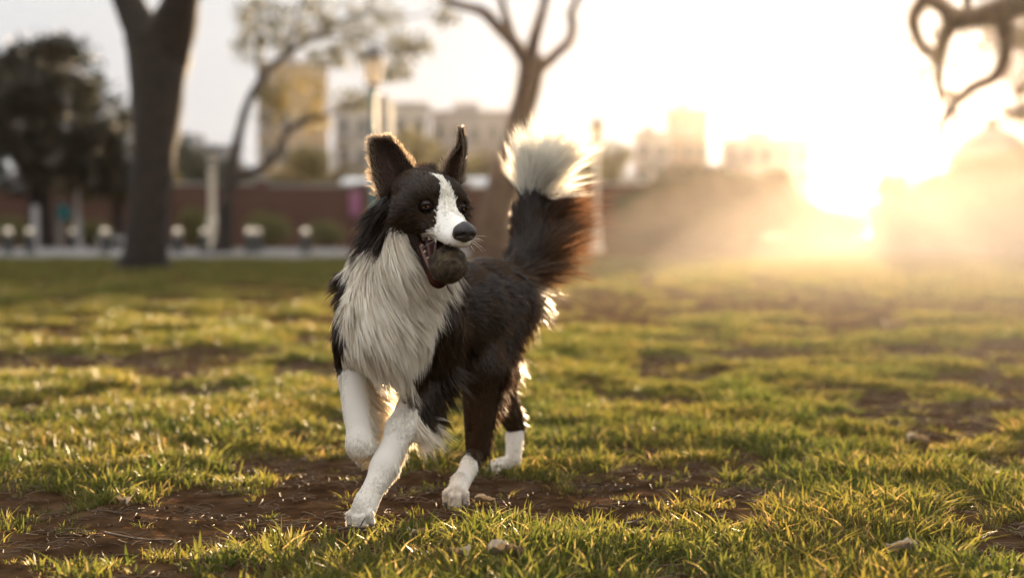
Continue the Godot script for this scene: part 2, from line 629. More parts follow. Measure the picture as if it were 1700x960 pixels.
# ---------------------------------------------------------------- trees
func foliage(blobs: Array, count: int, size: float, cols: Array, seed_: int) -> ArrayMesh:   # blobs: [centre, radii, share]
	var r := RandomNumberGenerator.new()
	r.seed = seed_
	var lump := FastNoiseLite.new()
	lump.seed = seed_
	lump.frequency = 0.55 / maxf(size * 4.0, 0.3)
	var mb := MB.new()
	var total := 0.0
	for b in blobs:
		total += b[2]
	for b in blobs:
		var want := int(count * b[2] / total)
		var made := 0
		var tries := 0
		while made < want and tries < want * 6:
			tries += 1
			var d := Vector3(r.randfn(), r.randfn(), r.randfn()).normalized()
			var rad := pow(r.randf(), 0.45) * (1.0 + 0.35 * lump.get_noise_3dv(b[0] + d * 9.0))
			var p: Vector3 = b[0] + d * b[1] * rad
			if lump.get_noise_3dv(p * 1.6) < -0.12 + 0.2 * r.randf():
				continue
			made += 1
			var dir := (d + Vector3(r.randfn(), r.randfn() - 0.4, r.randfn()) * 0.7).normalized()
			var nn := Vector3(r.randfn(), r.randfn() + 0.6, r.randfn()).cross(dir).normalized()
			var t := clampf(0.5 + 0.5 * lump.get_noise_3dv(p * 0.8 + Vector3.ONE * 50.0) + r.randfn() * 0.18, 0.0, 1.0)
			mb.leaf(p, dir, nn, size * r.randf_range(0.7, 1.4), size * r.randf_range(0.45, 0.7), (cols[0] as Color).lerp(cols[1], t))
	return mb.commit()

func limb(parent: Node, called: String, path: Array, rad: Array, sides := 9, sub := 4, skin := "bark") -> void:
	var mb := MB.new()
	var f := FastNoiseLite.new()
	f.frequency = 1.1 / maxf(rad[0], 0.05)
	f.seed = path.size()
	mb.tube(path, rad, sides, sub, Color.WHITE, f, 0.22)
	part(called, mb.commit(), M[skin], parent)

func pts(list: Array, d: float, dd := 0.0) -> Array:   # pixel pairs to points near the distance d
	var out := []
	for k in list.size():
		out.append(at(list[k][0], list[k][1], d + dd * k))
	return out

func build_trees() -> void:
	# the big forked trunk
	var t := thing("forked_tree", "massive dark forked tree trunk standing on the lawn", "tree", Vector3.ZERO)
	limb(t, "trunk", pts([[240, 452], [243, 425], [248, 350], [256, 260], [262, 170], [266, 95], [262, 60]], 24.0), [0.52, 0.37, 0.32, 0.33, 0.4, 0.5, 0.5], 22, 6)
	limb(t, "limb", pts([[262, 90], [236, 50], [212, 0], [180, -120], [120, -300]], 24.0, 0.2), [0.42, 0.30, 0.25, 0.2, 0.1], 16, 5)
	limb(t, "limb", pts([[268, 90], [290, 40], [306, -20], [340, -160], [430, -330]], 24.0, -0.2), [0.46, 0.36, 0.28, 0.2, 0.1], 16, 5)
	limb(t, "branch", pts([[180, -120], [230, -210], [260, -320]], 24.8), [0.14, 0.1, 0.05])
	limb(t, "branch", pts([[340, -160], [300, -260], [310, -360]], 23.4), [0.14, 0.1, 0.05])
	part("crown", foliage([[at(150, -330, 24.5), Vector3(2.2, 1.2, 2.2), 1.0], [at(290, -380, 24), Vector3(2.2, 1.3, 2.2), 1.0], [at(430, -350, 23.5), Vector3(2.0, 1.2, 2.0), 1.0]], 2600, 0.16, [Color(0.03, 0.045, 0.012), Color(0.09, 0.1, 0.03)], 3), M.leafy, t)

	# dark evergreens at the left
	t = thing("evergreen_tree", "broad dense dark evergreen tree at the park's edge beside the forked trunk", "tree")
	limb(t, "trunk", [on_ground(66, 46), at(68, 380, 46), at(64, 320, 46), at(60, 200, 46)], [0.5, 0.36, 0.33, 0.2], 12)
	limb(t, "limb", [at(64, 330, 46), at(30, 260, 46.5), at(-10, 210, 47)], [0.2, 0.15, 0.08])
	limb(t, "limb", [at(64, 320, 46), at(110, 260, 45.5), at(150, 220, 45)], [0.2, 0.15, 0.08])
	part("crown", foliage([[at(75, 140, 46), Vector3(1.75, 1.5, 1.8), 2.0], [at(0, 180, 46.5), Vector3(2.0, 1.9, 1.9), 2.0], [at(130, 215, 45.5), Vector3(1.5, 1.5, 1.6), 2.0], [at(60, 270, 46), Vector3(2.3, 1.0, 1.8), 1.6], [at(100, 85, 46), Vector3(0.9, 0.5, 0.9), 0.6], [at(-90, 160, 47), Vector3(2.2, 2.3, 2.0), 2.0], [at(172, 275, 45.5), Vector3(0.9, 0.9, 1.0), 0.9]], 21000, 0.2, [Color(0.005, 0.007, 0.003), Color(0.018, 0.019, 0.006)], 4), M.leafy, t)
	t = thing("evergreen_tree", "lower dark bushy tree just left of the forked trunk", "tree")
	limb(t, "trunk", [on_ground(196, 54), at(196, 350, 54), at(192, 270, 54)], [0.25, 0.2, 0.1])
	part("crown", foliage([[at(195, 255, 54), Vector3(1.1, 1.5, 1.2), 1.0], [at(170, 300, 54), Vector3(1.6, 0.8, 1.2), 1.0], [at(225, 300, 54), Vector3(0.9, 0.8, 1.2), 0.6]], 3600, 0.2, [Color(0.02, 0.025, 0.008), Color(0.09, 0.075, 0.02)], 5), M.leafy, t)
	# trees far behind the wall
	far_tree(330, 84.0, 240.0, 1.6, "dark blue green tree behind the wall right of the forked trunk", 21, [Color(0.02, 0.03, 0.015), Color(0.06, 0.07, 0.03)])
	far_tree(300, 90.0, 205.0, 1.3, "tall narrow dark tree hidden partly by the forked trunk", 22, [Color(0.015, 0.025, 0.012), Color(0.05, 0.06, 0.03)])
	far_tree(372, 95.0, 262.0, 1.7, "rounded dark tree behind the cream lamp column", 23, [Color(0.03, 0.035, 0.02), Color(0.08, 0.08, 0.03)])
	far_tree(520, 92.0, 232.0, 2.0, "yellowing tree in front of the ochre tower", 24, [Color(0.10, 0.09, 0.02), Color(0.22, 0.17, 0.04)])
	far_tree(690, 88.0, 205.0, 1.7, "loose olive tree behind the teal lamp post", 25, [Color(0.09, 0.08, 0.025), Color(0.18, 0.15, 0.05)])
	far_tree(800, 96.0, 240.0, 1.6, "small ochre tree in front of the grey balconied block", 26, [Color(0.10, 0.085, 0.03), Color(0.2, 0.16, 0.05)])
	far_tree(955, 66.0, 215.0, 1.75, "yellow green tree behind the dog's raised tail", 27, [Color(0.10, 0.09, 0.02), Color(0.22, 0.18, 0.05)])
	far_tree(1012, 70.0, 232.0, 1.2, "slim yellow green tree right of the raised tail", 28, [Color(0.10, 0.09, 0.02), Color(0.2, 0.17, 0.05)])
	far_tree(1150, 56.0, 280.0, 2.3, "wide dark rounded tree in the haze below the flat topped tower", 29, [Color(0.03, 0.03, 0.012), Color(0.08, 0.07, 0.025)])
	far_tree(1090, 60.0, 300.0, 1.5, "low dark shrubby tree at the end of the brick wall", 30, [Color(0.03, 0.03, 0.012), Color(0.08, 0.07, 0.025)])
	far_tree(1245, 58.0, 288.0, 1.8, "dark shrubby tree in the glare left of the sun", 31, [Color(0.03, 0.03, 0.012), Color(0.08, 0.07, 0.025)])
	far_tree(1330, 62.0, 335.0, 1.4, "low shrubby tree directly left of the gap where the sun stands", 32, [Color(0.03, 0.03, 0.012), Color(0.08, 0.07, 0.025)])
	far_tree(1395, 66.0, 352.0, 1.2, "lowest shrub beneath the sun", 33, [Color(0.03, 0.03, 0.012), Color(0.08, 0.07, 0.025)])
	t = thing("park_tree", "small rounded dark tree in the glare just right of the sun", "tree", on_ground(1476, 62))
	limb(t, "trunk", [Vector3(0, -0.1, 0), Vector3(0.05, 1.5, 0), Vector3(-0.05, 2.4, 0.1)], [0.22, 0.16, 0.06], 8)
	var column := []
	for k in 5:
		column.append([Vector3(0.15 * sin(k * 2.1), 0.35 + k * 0.56, 0.1 * cos(k * 1.7)), Vector3(1.0 - 0.03 * k * k, 0.55, 1.0 - 0.03 * k * k), 1.0])
	part("crown", foliage(column, 5500, 0.2, [Color(0.04, 0.03, 0.012), Color(0.09, 0.06, 0.025)], 37), M.leafy, t)
	far_tree(1520, 62.5, 296.0, 1.1, "dark shrubby tree second to the right of the sun", 38, [Color(0.04, 0.03, 0.012), Color(0.09, 0.06, 0.025)])
	far_tree(1558, 63.0, 282.0, 1.2, "dark tree in the haze left of the domed pavilion", 34, [Color(0.04, 0.03, 0.012), Color(0.09, 0.06, 0.025)])
	far_tree(1604, 62.0, 262.0, 1.2, "dark tree in the haze touching the left side of the domed pavilion", 39, [Color(0.05, 0.03, 0.012), Color(0.1, 0.065, 0.025)])
	far_tree(-140, 80.0, 190.0, 2.4, "dark tree behind the far left end of the wall", 61, [Color(0.02, 0.025, 0.01), Color(0.06, 0.06, 0.02)])
	far_tree(-320, 84.0, 160.0, 2.8, "tall dark tree beyond the frame at the far left end of the wall", 62, [Color(0.02, 0.025, 0.01), Color(0.06, 0.06, 0.02)])
	far_tree(424, 70.0, 290.0, 1.5, "bushy olive tree rising behind the wall under the slanting tree", 51, [Color(0.05, 0.05, 0.015), Color(0.13, 0.11, 0.035)])
	far_tree(480, 74.0, 272.0, 1.5, "bushy brownish tree behind the wall under the ochre tower", 52, [Color(0.07, 0.055, 0.018), Color(0.15, 0.11, 0.035)])
	far_tree(585, 72.0, 268.0, 1.4, "bushy ochre tree behind the wall left of the teal lamp post", 53, [Color(0.08, 0.06, 0.02), Color(0.17, 0.12, 0.04)])
	far_tree(745, 78.0, 250.0, 1.6, "rounded ochre tree behind the wall behind the dog's ear", 54, [Color(0.09, 0.075, 0.03), Color(0.18, 0.14, 0.05)])
	far_tree(280, 68.0, 285.0, 1.3, "dark shrubby tree behind the wall touching the forked trunk", 55, [Color(0.03, 0.03, 0.012), Color(0.08, 0.065, 0.02)])
	far_tree(1640, 50.0, 265.0, 2.0, "broad reddish brown tree before the domed pavilion", 35, [Color(0.05, 0.03, 0.015), Color(0.12, 0.07, 0.03)])
	far_tree(1740, 52.0, 235.0, 2.2, "broad reddish brown tree at the far right end of the park", 36, [Color(0.05, 0.03, 0.015), Color(0.12, 0.07, 0.03)])

	# the slanting, forked tree with sparse leaves
	t = thing("slanting_tree", "slanting double stemmed tree with a sparse airy crown", "tree")
	limb(t, "trunk", [on_ground(368, 42)] + pts([[372, 400], [376, 350], [380, 305]], 42.0), [0.34, 0.25, 0.21, 0.21], 12)
	limb(t, "limb", pts([[379, 312], [386, 270], [397, 225], [410, 178], [435, 130], [470, 95], [520, 62], [560, 38]], 42.0, 0.1), [0.18, 0.15, 0.13, 0.12, 0.11, 0.1, 0.08, 0.05], 10)
	limb(t, "limb", pts([[382, 305], [402, 290], [430, 283], [455, 262], [470, 232], [492, 207], [545, 190]], 42.0, -0.1), [0.16, 0.15, 0.14, 0.13, 0.11, 0.1, 0.05], 10)
	limb(t, "branch", pts([[435, 130], [425, 90], [432, 40], [420, -20]], 42.3), [0.07, 0.05, 0.04, 0.02])
	limb(t, "branch", pts([[470, 95], [490, 50], [500, 0], [530, -40]], 42.4), [0.07, 0.05, 0.04, 0.02])
	limb(t, "branch", pts([[520, 62], [580, 60], [640, 80], [700, 90]], 42.6), [0.06, 0.05, 0.03, 0.02])
	limb(t, "branch", pts([[560, 38], [610, 20], [660, 30], [720, 20]], 42.6), [0.05, 0.04, 0.03, 0.02])
	limb(t, "branch", pts([[545, 190], [580, 180], [610, 172]], 41.6), [0.05, 0.03, 0.02])
	part("crown", foliage([[at(430, 20, 42.3), Vector3(0.7, 0.5, 0.7), 0.7], [at(415, 75, 42.2), Vector3(0.45, 0.55, 0.5), 0.5], [at(520, 30, 42.5), Vector3(0.9, 0.6, 0.8), 1.0], [at(610, 30, 42.6), Vector3(1.0, 0.6, 0.8), 0.9], [at(680, 75, 42.6), Vector3(0.8, 0.45, 0.7), 0.7], [at(655, 115, 42.6), Vector3(0.55, 0.4, 0.6), 0.5], [at(740, 20, 42.6), Vector3(0.5, 0.4, 0.6), 0.3], [at(590, 165, 41.6), Vector3(0.55, 0.35, 0.5), 0.4], [at(540, 95, 42.5), Vector3(0.5, 0.3, 0.6), 0.35], [at(470, 60, 42.4), Vector3(0.7, 0.5, 0.7), 0.6], [at(575, 90, 42.5), Vector3(0.6, 0.4, 0.7), 0.5]], 4200, 0.13, [Color(0.03, 0.035, 0.012), Color(0.11, 0.095, 0.03)], 6), M.leafy, t)
	part("crown", foliage([[at(490, 150, 42.8), Vector3(0.95, 0.6, 0.7), 1.0], [at(455, 175, 42.8), Vector3(0.5, 0.6, 0.6), 0.6], [at(525, 195, 42.8), Vector3(0.4, 0.5, 0.5), 0.4]], 900, 0.14, [Color(0.10, 0.085, 0.02), Color(0.24, 0.17, 0.04)], 8), M.leafy, t)

	# the bare brown tree behind the dog
	t = thing("bare_tree", "bare brown tree branching into a cup behind the dog", "tree")
	limb(t, "trunk", [on_ground(812, 29)] + pts([[818, 385], [836, 310], [856, 235], [870, 180], [882, 118], [880, 96]], 29.0), [0.42, 0.36, 0.31, 0.27, 0.24, 0.26, 0.24], 16, 5, "bark_brown")
	limb(t, "limb", pts([[884, 122], [866, 88], [850, 68], [826, 44], [800, 18], [745, 0], [680, -60]], 29.0, 0.12), [0.2, 0.15, 0.13, 0.12, 0.1, 0.08, 0.05], 11, 4, "bark_brown")
	limb(t, "branch", pts([[852, 72], [846, 48], [832, 0], [820, -60]], 29.2, 0.1), [0.1, 0.09, 0.07, 0.04], 9, 4, "bark_brown")
	limb(t, "limb", pts([[880, 112], [886, 72], [894, 40], [905, 0], [915, -80]], 29.0, -0.1), [0.17, 0.12, 0.1, 0.085, 0.05], 11, 4, "bark_brown")
	limb(t, "limb", pts([[886, 122], [902, 110], [922, 90], [944, 70], [951, 45], [948, 22], [957, 0], [975, -80]], 29.0, 0.1), [0.16, 0.12, 0.1, 0.1, 0.09, 0.08, 0.075, 0.04], 11, 4, "bark_brown")
	part("crown", foliage([[at(760, -90, 29.5), Vector3(1.2, 0.7, 1.2), 1.0], [at(900, -120, 29), Vector3(1.4, 0.8, 1.2), 1.0], [at(1000, -100, 29), Vector3(0.9, 0.6, 1.0), 0.7]], 1300, 0.13, [Color(0.05, 0.04, 0.015), Color(0.12, 0.09, 0.03)], 9), M.leafy, t)

	# the tree whose limbs hang into the picture at the right
	t = thing("overhanging_tree", "brown tree with crooked limbs overhanging from beyond the frame", "tree")
	limb(t, "trunk", [on_ground(1950, 21)] + pts([[1945, 420], [1930, 300], [1910, 150], [1880, 40], [1850, -60]], 21.0), [0.5, 0.4, 0.35, 0.33, 0.3, 0.25], 14, 4, "bark_brown")
	limb(t, "limb", pts([[1882, 50], [1800, 20], [1740, 0], [1690, 8], [1640, 22], [1596, 34], [1578, 24], [1560, 8], [1536, 2], [1518, 22], [1516, 44], [1528, 72], [1540, 92]], 21.0, 0.05), [0.27, 0.24, 0.22, 0.2, 0.17, 0.15, 0.14, 0.12, 0.115, 0.11, 0.1, 0.08, 0.05], 11, 4, "bark_brown")
	limb(t, "branch", pts([[1580, 36], [1566, 66], [1560, 95], [1558, 140], [1558, 160]], 21.5), [0.16, 0.115, 0.085, 0.06, 0.03], 10, 4, "bark_brown")
	limb(t, "branch", pts([[1528, 70], [1545, 92], [1558, 98]], 21.5), [0.06, 0.055, 0.05], 9, 4, "bark_brown")
	limb(t, "branch", pts([[1668, 12], [1666, 50], [1668, 84], [1658, 118], [1640, 134], [1614, 144], [1590, 165], [1568, 192], [1556, 215]], 21.3), [0.14, 0.12, 0.11, 0.10, 0.095, 0.085, 0.07, 0.055, 0.03], 10, 4, "bark_brown")
	limb(t, "branch", pts([[1610, 28], [1604, 0], [1590, -60]], 21.3), [0.08, 0.07, 0.04], 9, 4, "bark_brown")
	limb(t, "branch", pts([[1700, 5], [1715, -40], [1700, -120]], 21.3), [0.1, 0.09, 0.05], 9, 4, "bark_brown")
	part("crown", foliage([[at(1690, 110, 21.6), Vector3(0.2, 0.55, 0.3), 0.6], [at(1705, 50, 21.6), Vector3(0.3, 0.3, 0.3), 0.4], [at(1645, 55, 21.6), Vector3(0.14, 0.2, 0.2), 0.15], [at(1690, 180, 21.6), Vector3(0.25, 0.3, 0.3), 0.4], [at(1780, 60, 21.5), Vector3(0.7, 0.7, 0.7), 1.0], [at(1620, -120, 21.5), Vector3(1.2, 0.6, 1.0), 1.0], [at(1800, -150, 21.5), Vector3(1.4, 0.8, 1.0), 1.0], [at(1685, 30, 21.6), Vector3(0.25, 0.3, 0.3), 0.4]], 4600, 0.07, [Color(0.06, 0.035, 0.015), Color(0.14, 0.085, 0.03)], 10), M.leafy, t)

	var r := RandomNumberGenerator.new()
	r.seed = 404
	for stem in [[[1740, 0], [1640, 22], [1560, 8], [1516, 44], [1540, 92]], [[1668, 40], [1658, 118], [1600, 156], [1556, 215]], [[1580, 36], [1560, 95], [1558, 160]]]:
		for k in 9:
			var f: float = r.randf() * (stem.size() - 1)
			var j := mini(int(f), stem.size() - 2)
			var px := lerpf(stem[j][0], stem[j + 1][0], f - j)
			var py := lerpf(stem[j][1], stem[j + 1][1], f - j)
			var a := at(px, py, 21.4)
			var d := Vector3(r.randfn(), r.randfn() * 0.6 - 0.5, r.randfn()).normalized() * r.randf_range(0.25, 0.6)
			limb(t, "twig", [a, a + d * 0.5 + Vector3(r.randfn(), r.randfn(), 0) * 0.04, a + d], [0.022, 0.014, 0.005], 5, 3, "bark_brown")
			part("leaf_spray", foliage([[a + d * 0.8, Vector3(0.14, 0.14, 0.14), 1.0]], 26, 0.07, [Color(0.06, 0.035, 0.015), Color(0.14, 0.085, 0.03)], 500 + k + int(px)), M.leafy, t).set_meta("kind", "stuff")

	# clipped bushes in front of the wall
	bush(325, 50.0, 342.0, 0.55, "round yellow green bush beside the cream lamp column", 41)
	bush(150, 52.0, 362.0, 0.8, "dark bush between the teal sign and the forked trunk", 43)
	bush(12, 52.0, 356.0, 0.9, "dark bush at the far left end of the wall", 44)
	bush(540, 54.0, 366.0, 0.7, "low bush against the wall just left of the dog", 45)
	bush(447, 50.0, 350.0, 0.75, "wider olive bush in front of the brick wall", 42)


func far_tree(px: float, d: float, top: float, wide: float, label: String, seed_: int, cols: Array) -> void:
	var base := on_ground(px, d)
	var t := thing("park_tree", label, "tree", base)
	var h := at(px, top, d).y
	limb(t, "trunk", [Vector3(0, -0.1, 0), Vector3(0.05, h * 0.3, 0), Vector3(-0.05, h * 0.7, 0.1)], [0.22, 0.16, 0.06], 8)
	var r := RandomNumberGenerator.new()
	r.seed = seed_
	var blobs := []
	var low := 0.15 if px > 1040.0 else h * 0.35
	for k in 7:
		var a := TAU * k / 7.0 + r.randf()
		var yy := lerpf(low + 0.4, h * 0.86, r.randf())
		var rr := wide * (0.55 if yy > h * 0.7 else 0.75)
		blobs.append([Vector3(cos(a) * wide * 0.45, yy, sin(a) * wide * 0.45), Vector3(rr, minf(rr * 0.8, (h - low) * 0.3), rr) * r.randf_range(0.75, 1.0), 1.0])
	blobs.append([Vector3(0, h * 0.82, 0), Vector3(wide * 0.6, h * 0.17, wide * 0.6), 1.0])
	blobs.append([Vector3(0, (h + low) / 2, 0), Vector3(wide * 0.85, (h - low) * 0.42, wide * 0.85), 1.6])
	for k in 3:
		var b: Array = blobs[k * 2]
		limb(t, "limb", [Vector3(0, h * 0.35, 0), (b[0] as Vector3) * Vector3(0.5, 0.8, 0.5), b[0]], [0.08, 0.06, 0.03], 6)
	part("crown", foliage(blobs, int(maxf((2000.0 if px > 1040.0 else 1100.0) * wide * wide, 2600.0)), 0.2, cols, seed_), M.leafy, t)


func bush(px: float, d: float, top: float, wide: float, label: String, seed_: int) -> void:
	var t := thing("round_bush", label, "bush", on_ground(px, d), 0.0, "bushes along the wall")
	var h := at(px, top, d).y
	limb(t, "stem", [Vector3(0, -0.05, 0), Vector3(0.03, h * 0.3, 0), Vector3(0.08, h * 0.6, 0)], [0.06, 0.05, 0.03], 6)
	limb(t, "stem", [Vector3(0.02, -0.05, 0), Vector3(-0.1, h * 0.3, 0.05), Vector3(-0.2, h * 0.6, 0.1)], [0.05, 0.04, 0.02], 6)
	part("foliage", foliage([[Vector3(0, h * 0.55, 0), Vector3(wide, h * 0.42, wide), 2.0], [Vector3(-wide * 0.4, h * 0.65, 0.1), Vector3(wide * 0.6, h * 0.32, wide * 0.6), 1.0], [Vector3(wide * 0.45, h * 0.5, 0.1), Vector3(wide * 0.6, h * 0.34, wide * 0.6), 1.0]], 2200, 0.09, [Color(0.06, 0.065, 0.015), Color(0.2, 0.18, 0.05)], seed_), M.leafy, t)


# ---------------------------------------------------------------- lamps, bollards and other street things
func street_lamp(px: float, d: float, top: float, label: String, paint: Material, thick: float) -> void:
	var t := thing("street_lamp", label, "street lamp", on_ground(px, d), 0.0, "park lamps in front of the wall")
	var h := at(px, top, d).y
	var lh := 1.2 if h > 4.0 else 0.8   # height of the lantern
	var hp := h - lh
	var mb := MB.new()
	mb.lathe([Vector2(thick * 2.3, -0.1), Vector2(thick * 2.3, 0.2), Vector2(thick * 1.7, 0.28), Vector2(thick * 1.5, 0.9), Vector2(thick * 1.15, 1.0), Vector2(thick, 1.1), Vector2(thick * 0.8, hp - 0.25), Vector2(thick * 1.2, hp - 0.2), Vector2(thick * 1.2, hp - 0.1), Vector2(thick * 0.6, hp)], Vector3.ZERO, 14)
	part("post", mb.commit(), paint, t)
	var w := lh * 0.24
	mb = MB.new()
	mb.lathe([Vector2(w * 0.55, hp + lh * 0.08), Vector2(w, hp + lh * 0.62)], Vector3.ZERO, 6)
	part("lamp_glass", mb.commit(), M.lamp_glass, t)
	mb = MB.new()
	mb.lathe([Vector2(0, hp - 0.005), Vector2(w * 0.5, hp), Vector2(w * 0.62, hp + lh * 0.08)], Vector3.ZERO, 6)
	for k in 6:
		var a := TAU * k / 6.0
		var e := Vector3(cos(a), 0, sin(a))
		mb.tube([e * w * 0.57 + Vector3.UP * (hp + lh * 0.07), e * w * 1.02 + Vector3.UP * (hp + lh * 0.63)], [0.014, 0.014], 5, 1)
	part("lantern_frame", mb.commit(), M.iron, t)
	mb = MB.new()
	mb.lathe([Vector2(w * 1.02, hp + lh * 0.62), Vector2(w * 1.12, hp + lh * 0.64), Vector2(w * 0.8, hp + lh * 0.78), Vector2(w * 0.35, hp + lh * 0.88), Vector2(w * 0.2, hp + lh * 0.93), Vector2(0, hp + lh)], Vector3.ZERO, 12)
	part("lamp_cap", mb.commit(), M.iron, t)

func build_street_things() -> void:
	street_lamp(621, 40.0, 72.0, "tall teal lamp post with a classic lantern above the dog's ear", M.teal_paint, 0.1)
	street_lamp(354, 46.0, 236.0, "cream lamp column with a lantern in front of the slanting tree", M.cream_paint, 0.11)
	street_lamp(131, 46.0, 252.0, "grey lamp post under the broad evergreen", M.concrete, 0.08)
	street_lamp(990, 44.0, 192.0, "cream lamp post right of the dog's tail", M.cream_paint, 0.08)
	# a plain cream pole beside the teal lamp
	var t := thing("plain_pole", "plain cream pole close beside the teal lamp post", "pole", on_ground(645, 42))
	var mb := MB.new()
	mb.lathe([Vector2(0.17, -0.1), Vector2(0.17, 0.3), Vector2(0.12, 0.4), Vector2(0.11, 4.2), Vector2(0.13, 4.22), Vector2(0.13, 4.3), Vector2(0, 4.33)], Vector3.ZERO, 14)
	part("post", mb.commit(), M.cream_paint, t)

	# bollards with polished balls
	var b0: Node3D = null
	var spots := [[16, 36.0, "first dark bollard at the far left end of the row along the path"], [52, 40.0, "dark bollard on the far side of the path beneath the broad evergreen"], [176, 37.0, "dark bollard just left of the forked trunk"], [296, 36.0, "dark bollard just right of the forked trunk"], [341, 41.0, "dark bollard at the foot of the cream lamp column"], [416, 35.0, "dark bollard in front of the wider olive bush, near side of the path"], [429, 42.0, "dark bollard in front of the wider olive bush, far side of the path"], [508, 37.0, "dark bollard between the wider olive bush and the dog"], [122, 44.0, "dark bollard at the foot of the grey lamp post"]]
	for s in spots:
		var g := on_ground(s[0], s[1])
		if b0 == null:
			b0 = thing("bollard", s[2], "bollard", g, 0.0, "bollards along the gravel path")
			mb = MB.new()
			mb.lathe([Vector2(0.17, -0.1), Vector2(0.17, 0.1), Vector2(0.13, 0.13), Vector2(0.11, 0.42), Vector2(0.14, 0.44), Vector2(0.14, 0.48), Vector2(0.05, 0.5)], Vector3.ZERO, 14)
			part("post", mb.commit(), M.iron, b0)
			mb = MB.new()
			mb.ball(Vector3(0, 0.58, 0), Vector3.ONE * 0.115, 12, 18)
			part("ball", mb.commit(), M.steel, b0)
		else:
			dup(b0, "bollard", g, 0.0, s[2])

	# bench block by the trunk
	t = thing("concrete_bench", "pale concrete bench block behind the forked trunk", "bench", on_ground(192, 44))
	mb = MB.new()
	mb.bevel_box(Vector3(-0.5, 0.36, -0.22), Vector3(0.5, 0.46, 0.22), 0.02)
	part("seat", mb.commit(), M.concrete, t)
	for s in [-1.0, 1.0]:
		mb = MB.new()
		mb.bevel_box(Vector3(s * 0.34 - 0.1, -0.1, -0.18), Vector3(s * 0.34 + 0.1, 0.36, 0.18), 0.02)
		part("leg", mb.commit(), M.concrete, t)

	# signs
	t = thing("round_sign", "round teal sign on a pale post under the broad evergreen", "sign", on_ground(100, 47))
	mb = MB.new()
	mb.lathe([Vector2(0.11, -0.1), Vector2(0.1, 1.6), Vector2(0, 1.62)], Vector3.ZERO, 12)
	part("post", mb.commit(), M.concrete, t)
	mb = MB.new()
	mb.ball(Vector3(0.18, 1.2, 0.12), Vector3(0.21, 0.25, 0.03), 8, 20)
	part("disc", mb.commit(), M.teal_sign, t)
	t = thing("plain_pole", "pale pole between the evergreen trunk and the teal sign", "pole", on_ground(61, 44))
	mb = MB.new()
	mb.lathe([Vector2(0.13, -0.1), Vector2(0.11, 0.3), Vector2(0.1, 1.35), Vector2(0, 1.38)], Vector3.ZERO, 12)
	part("post", mb.commit(), M.concrete, t)
	t = thing("banner", "magenta cloth banner hanging from a bracket on the brick wall", "banner", Vector3(at(590, 385, 59.7).x, 0, -59.7))
	mb = MB.new()
	for k in 8:
		var y0 := 1.25 + k * 0.12
		var z0 := 0.03 * sin(k * 0.9)
		var z1 := 0.03 * sin((k + 1) * 0.9)
		mb.quad([Vector3(-0.2, y0, z0), Vector3(0.2, y0, z0 + 0.02), Vector3(0.2, y0 + 0.12, z1 + 0.02), Vector3(-0.2, y0 + 0.12, z1)], Vector3(0, 0, 1))
	part("cloth", mb.commit(), M.magenta_cloth, t)
	mb = MB.new()
	mb.tube([Vector3(-0.25, 2.22, -0.1), Vector3(0.25, 2.22, 0.0)], [0.02, 0.02], 6, 1)
	mb.tube([Vector3(0, 2.22, -0.05), Vector3(0, 2.22, -0.3)], [0.02, 0.02], 6, 1)
	part("bracket", mb.commit(), M.iron, t)

	# vans parked behind the wall
	van(600, 64.0, "white van parked behind the brick wall beside the teal lamp post", 1.6)
	van(812, 64.0, "longer white van parked behind the brick wall near the bare tree", 2.6)

func van(px: float, d: float, label: String, long: float) -> void:
	var t := thing("parked_van", label, "van", Vector3(at(px, 385, d).x, 0, -d), 0.0, "vans parked behind the wall")
	var mb := MB.new()
	mb.bevel_box(Vector3(-long * 0.5, 0.35, -0.9), Vector3(long * 0.5, 1.3, 0.9), 0.08)
	mb.bevel_box(Vector3(-long * 0.5 + 0.02, 1.28, -0.86), Vector3(long * 0.42, 2.86, 0.86), 0.16)
	part("body", mb.commit(), M.white_paint, t)
	for s in [-1.0, 1.0]:
		mb = MB.new()
		mb.bevel_box(Vector3(long * 0.05, 1.75, s * 0.855 - 0.02), Vector3(long * 0.36, 2.25, s * 0.855 + 0.02), 0.015)
		part("window", mb.commit(), M.window_glass, t)
		for e in [-0.3, 0.3]:
			mb = MB.new()
			mb.lathe([Vector2(0, -0.1), Vector2(0.34, -0.09), Vector2(0.36, 0.0), Vector2(0.34, 0.09), Vector2(0, 0.1)], Vector3.ZERO, 18)
			var w := part("wheel", mb.commit(), M.rubber, t)
			w.position = Vector3(e * long, 0.36, s * 0.82)
			w.rotation.x = PI / 2


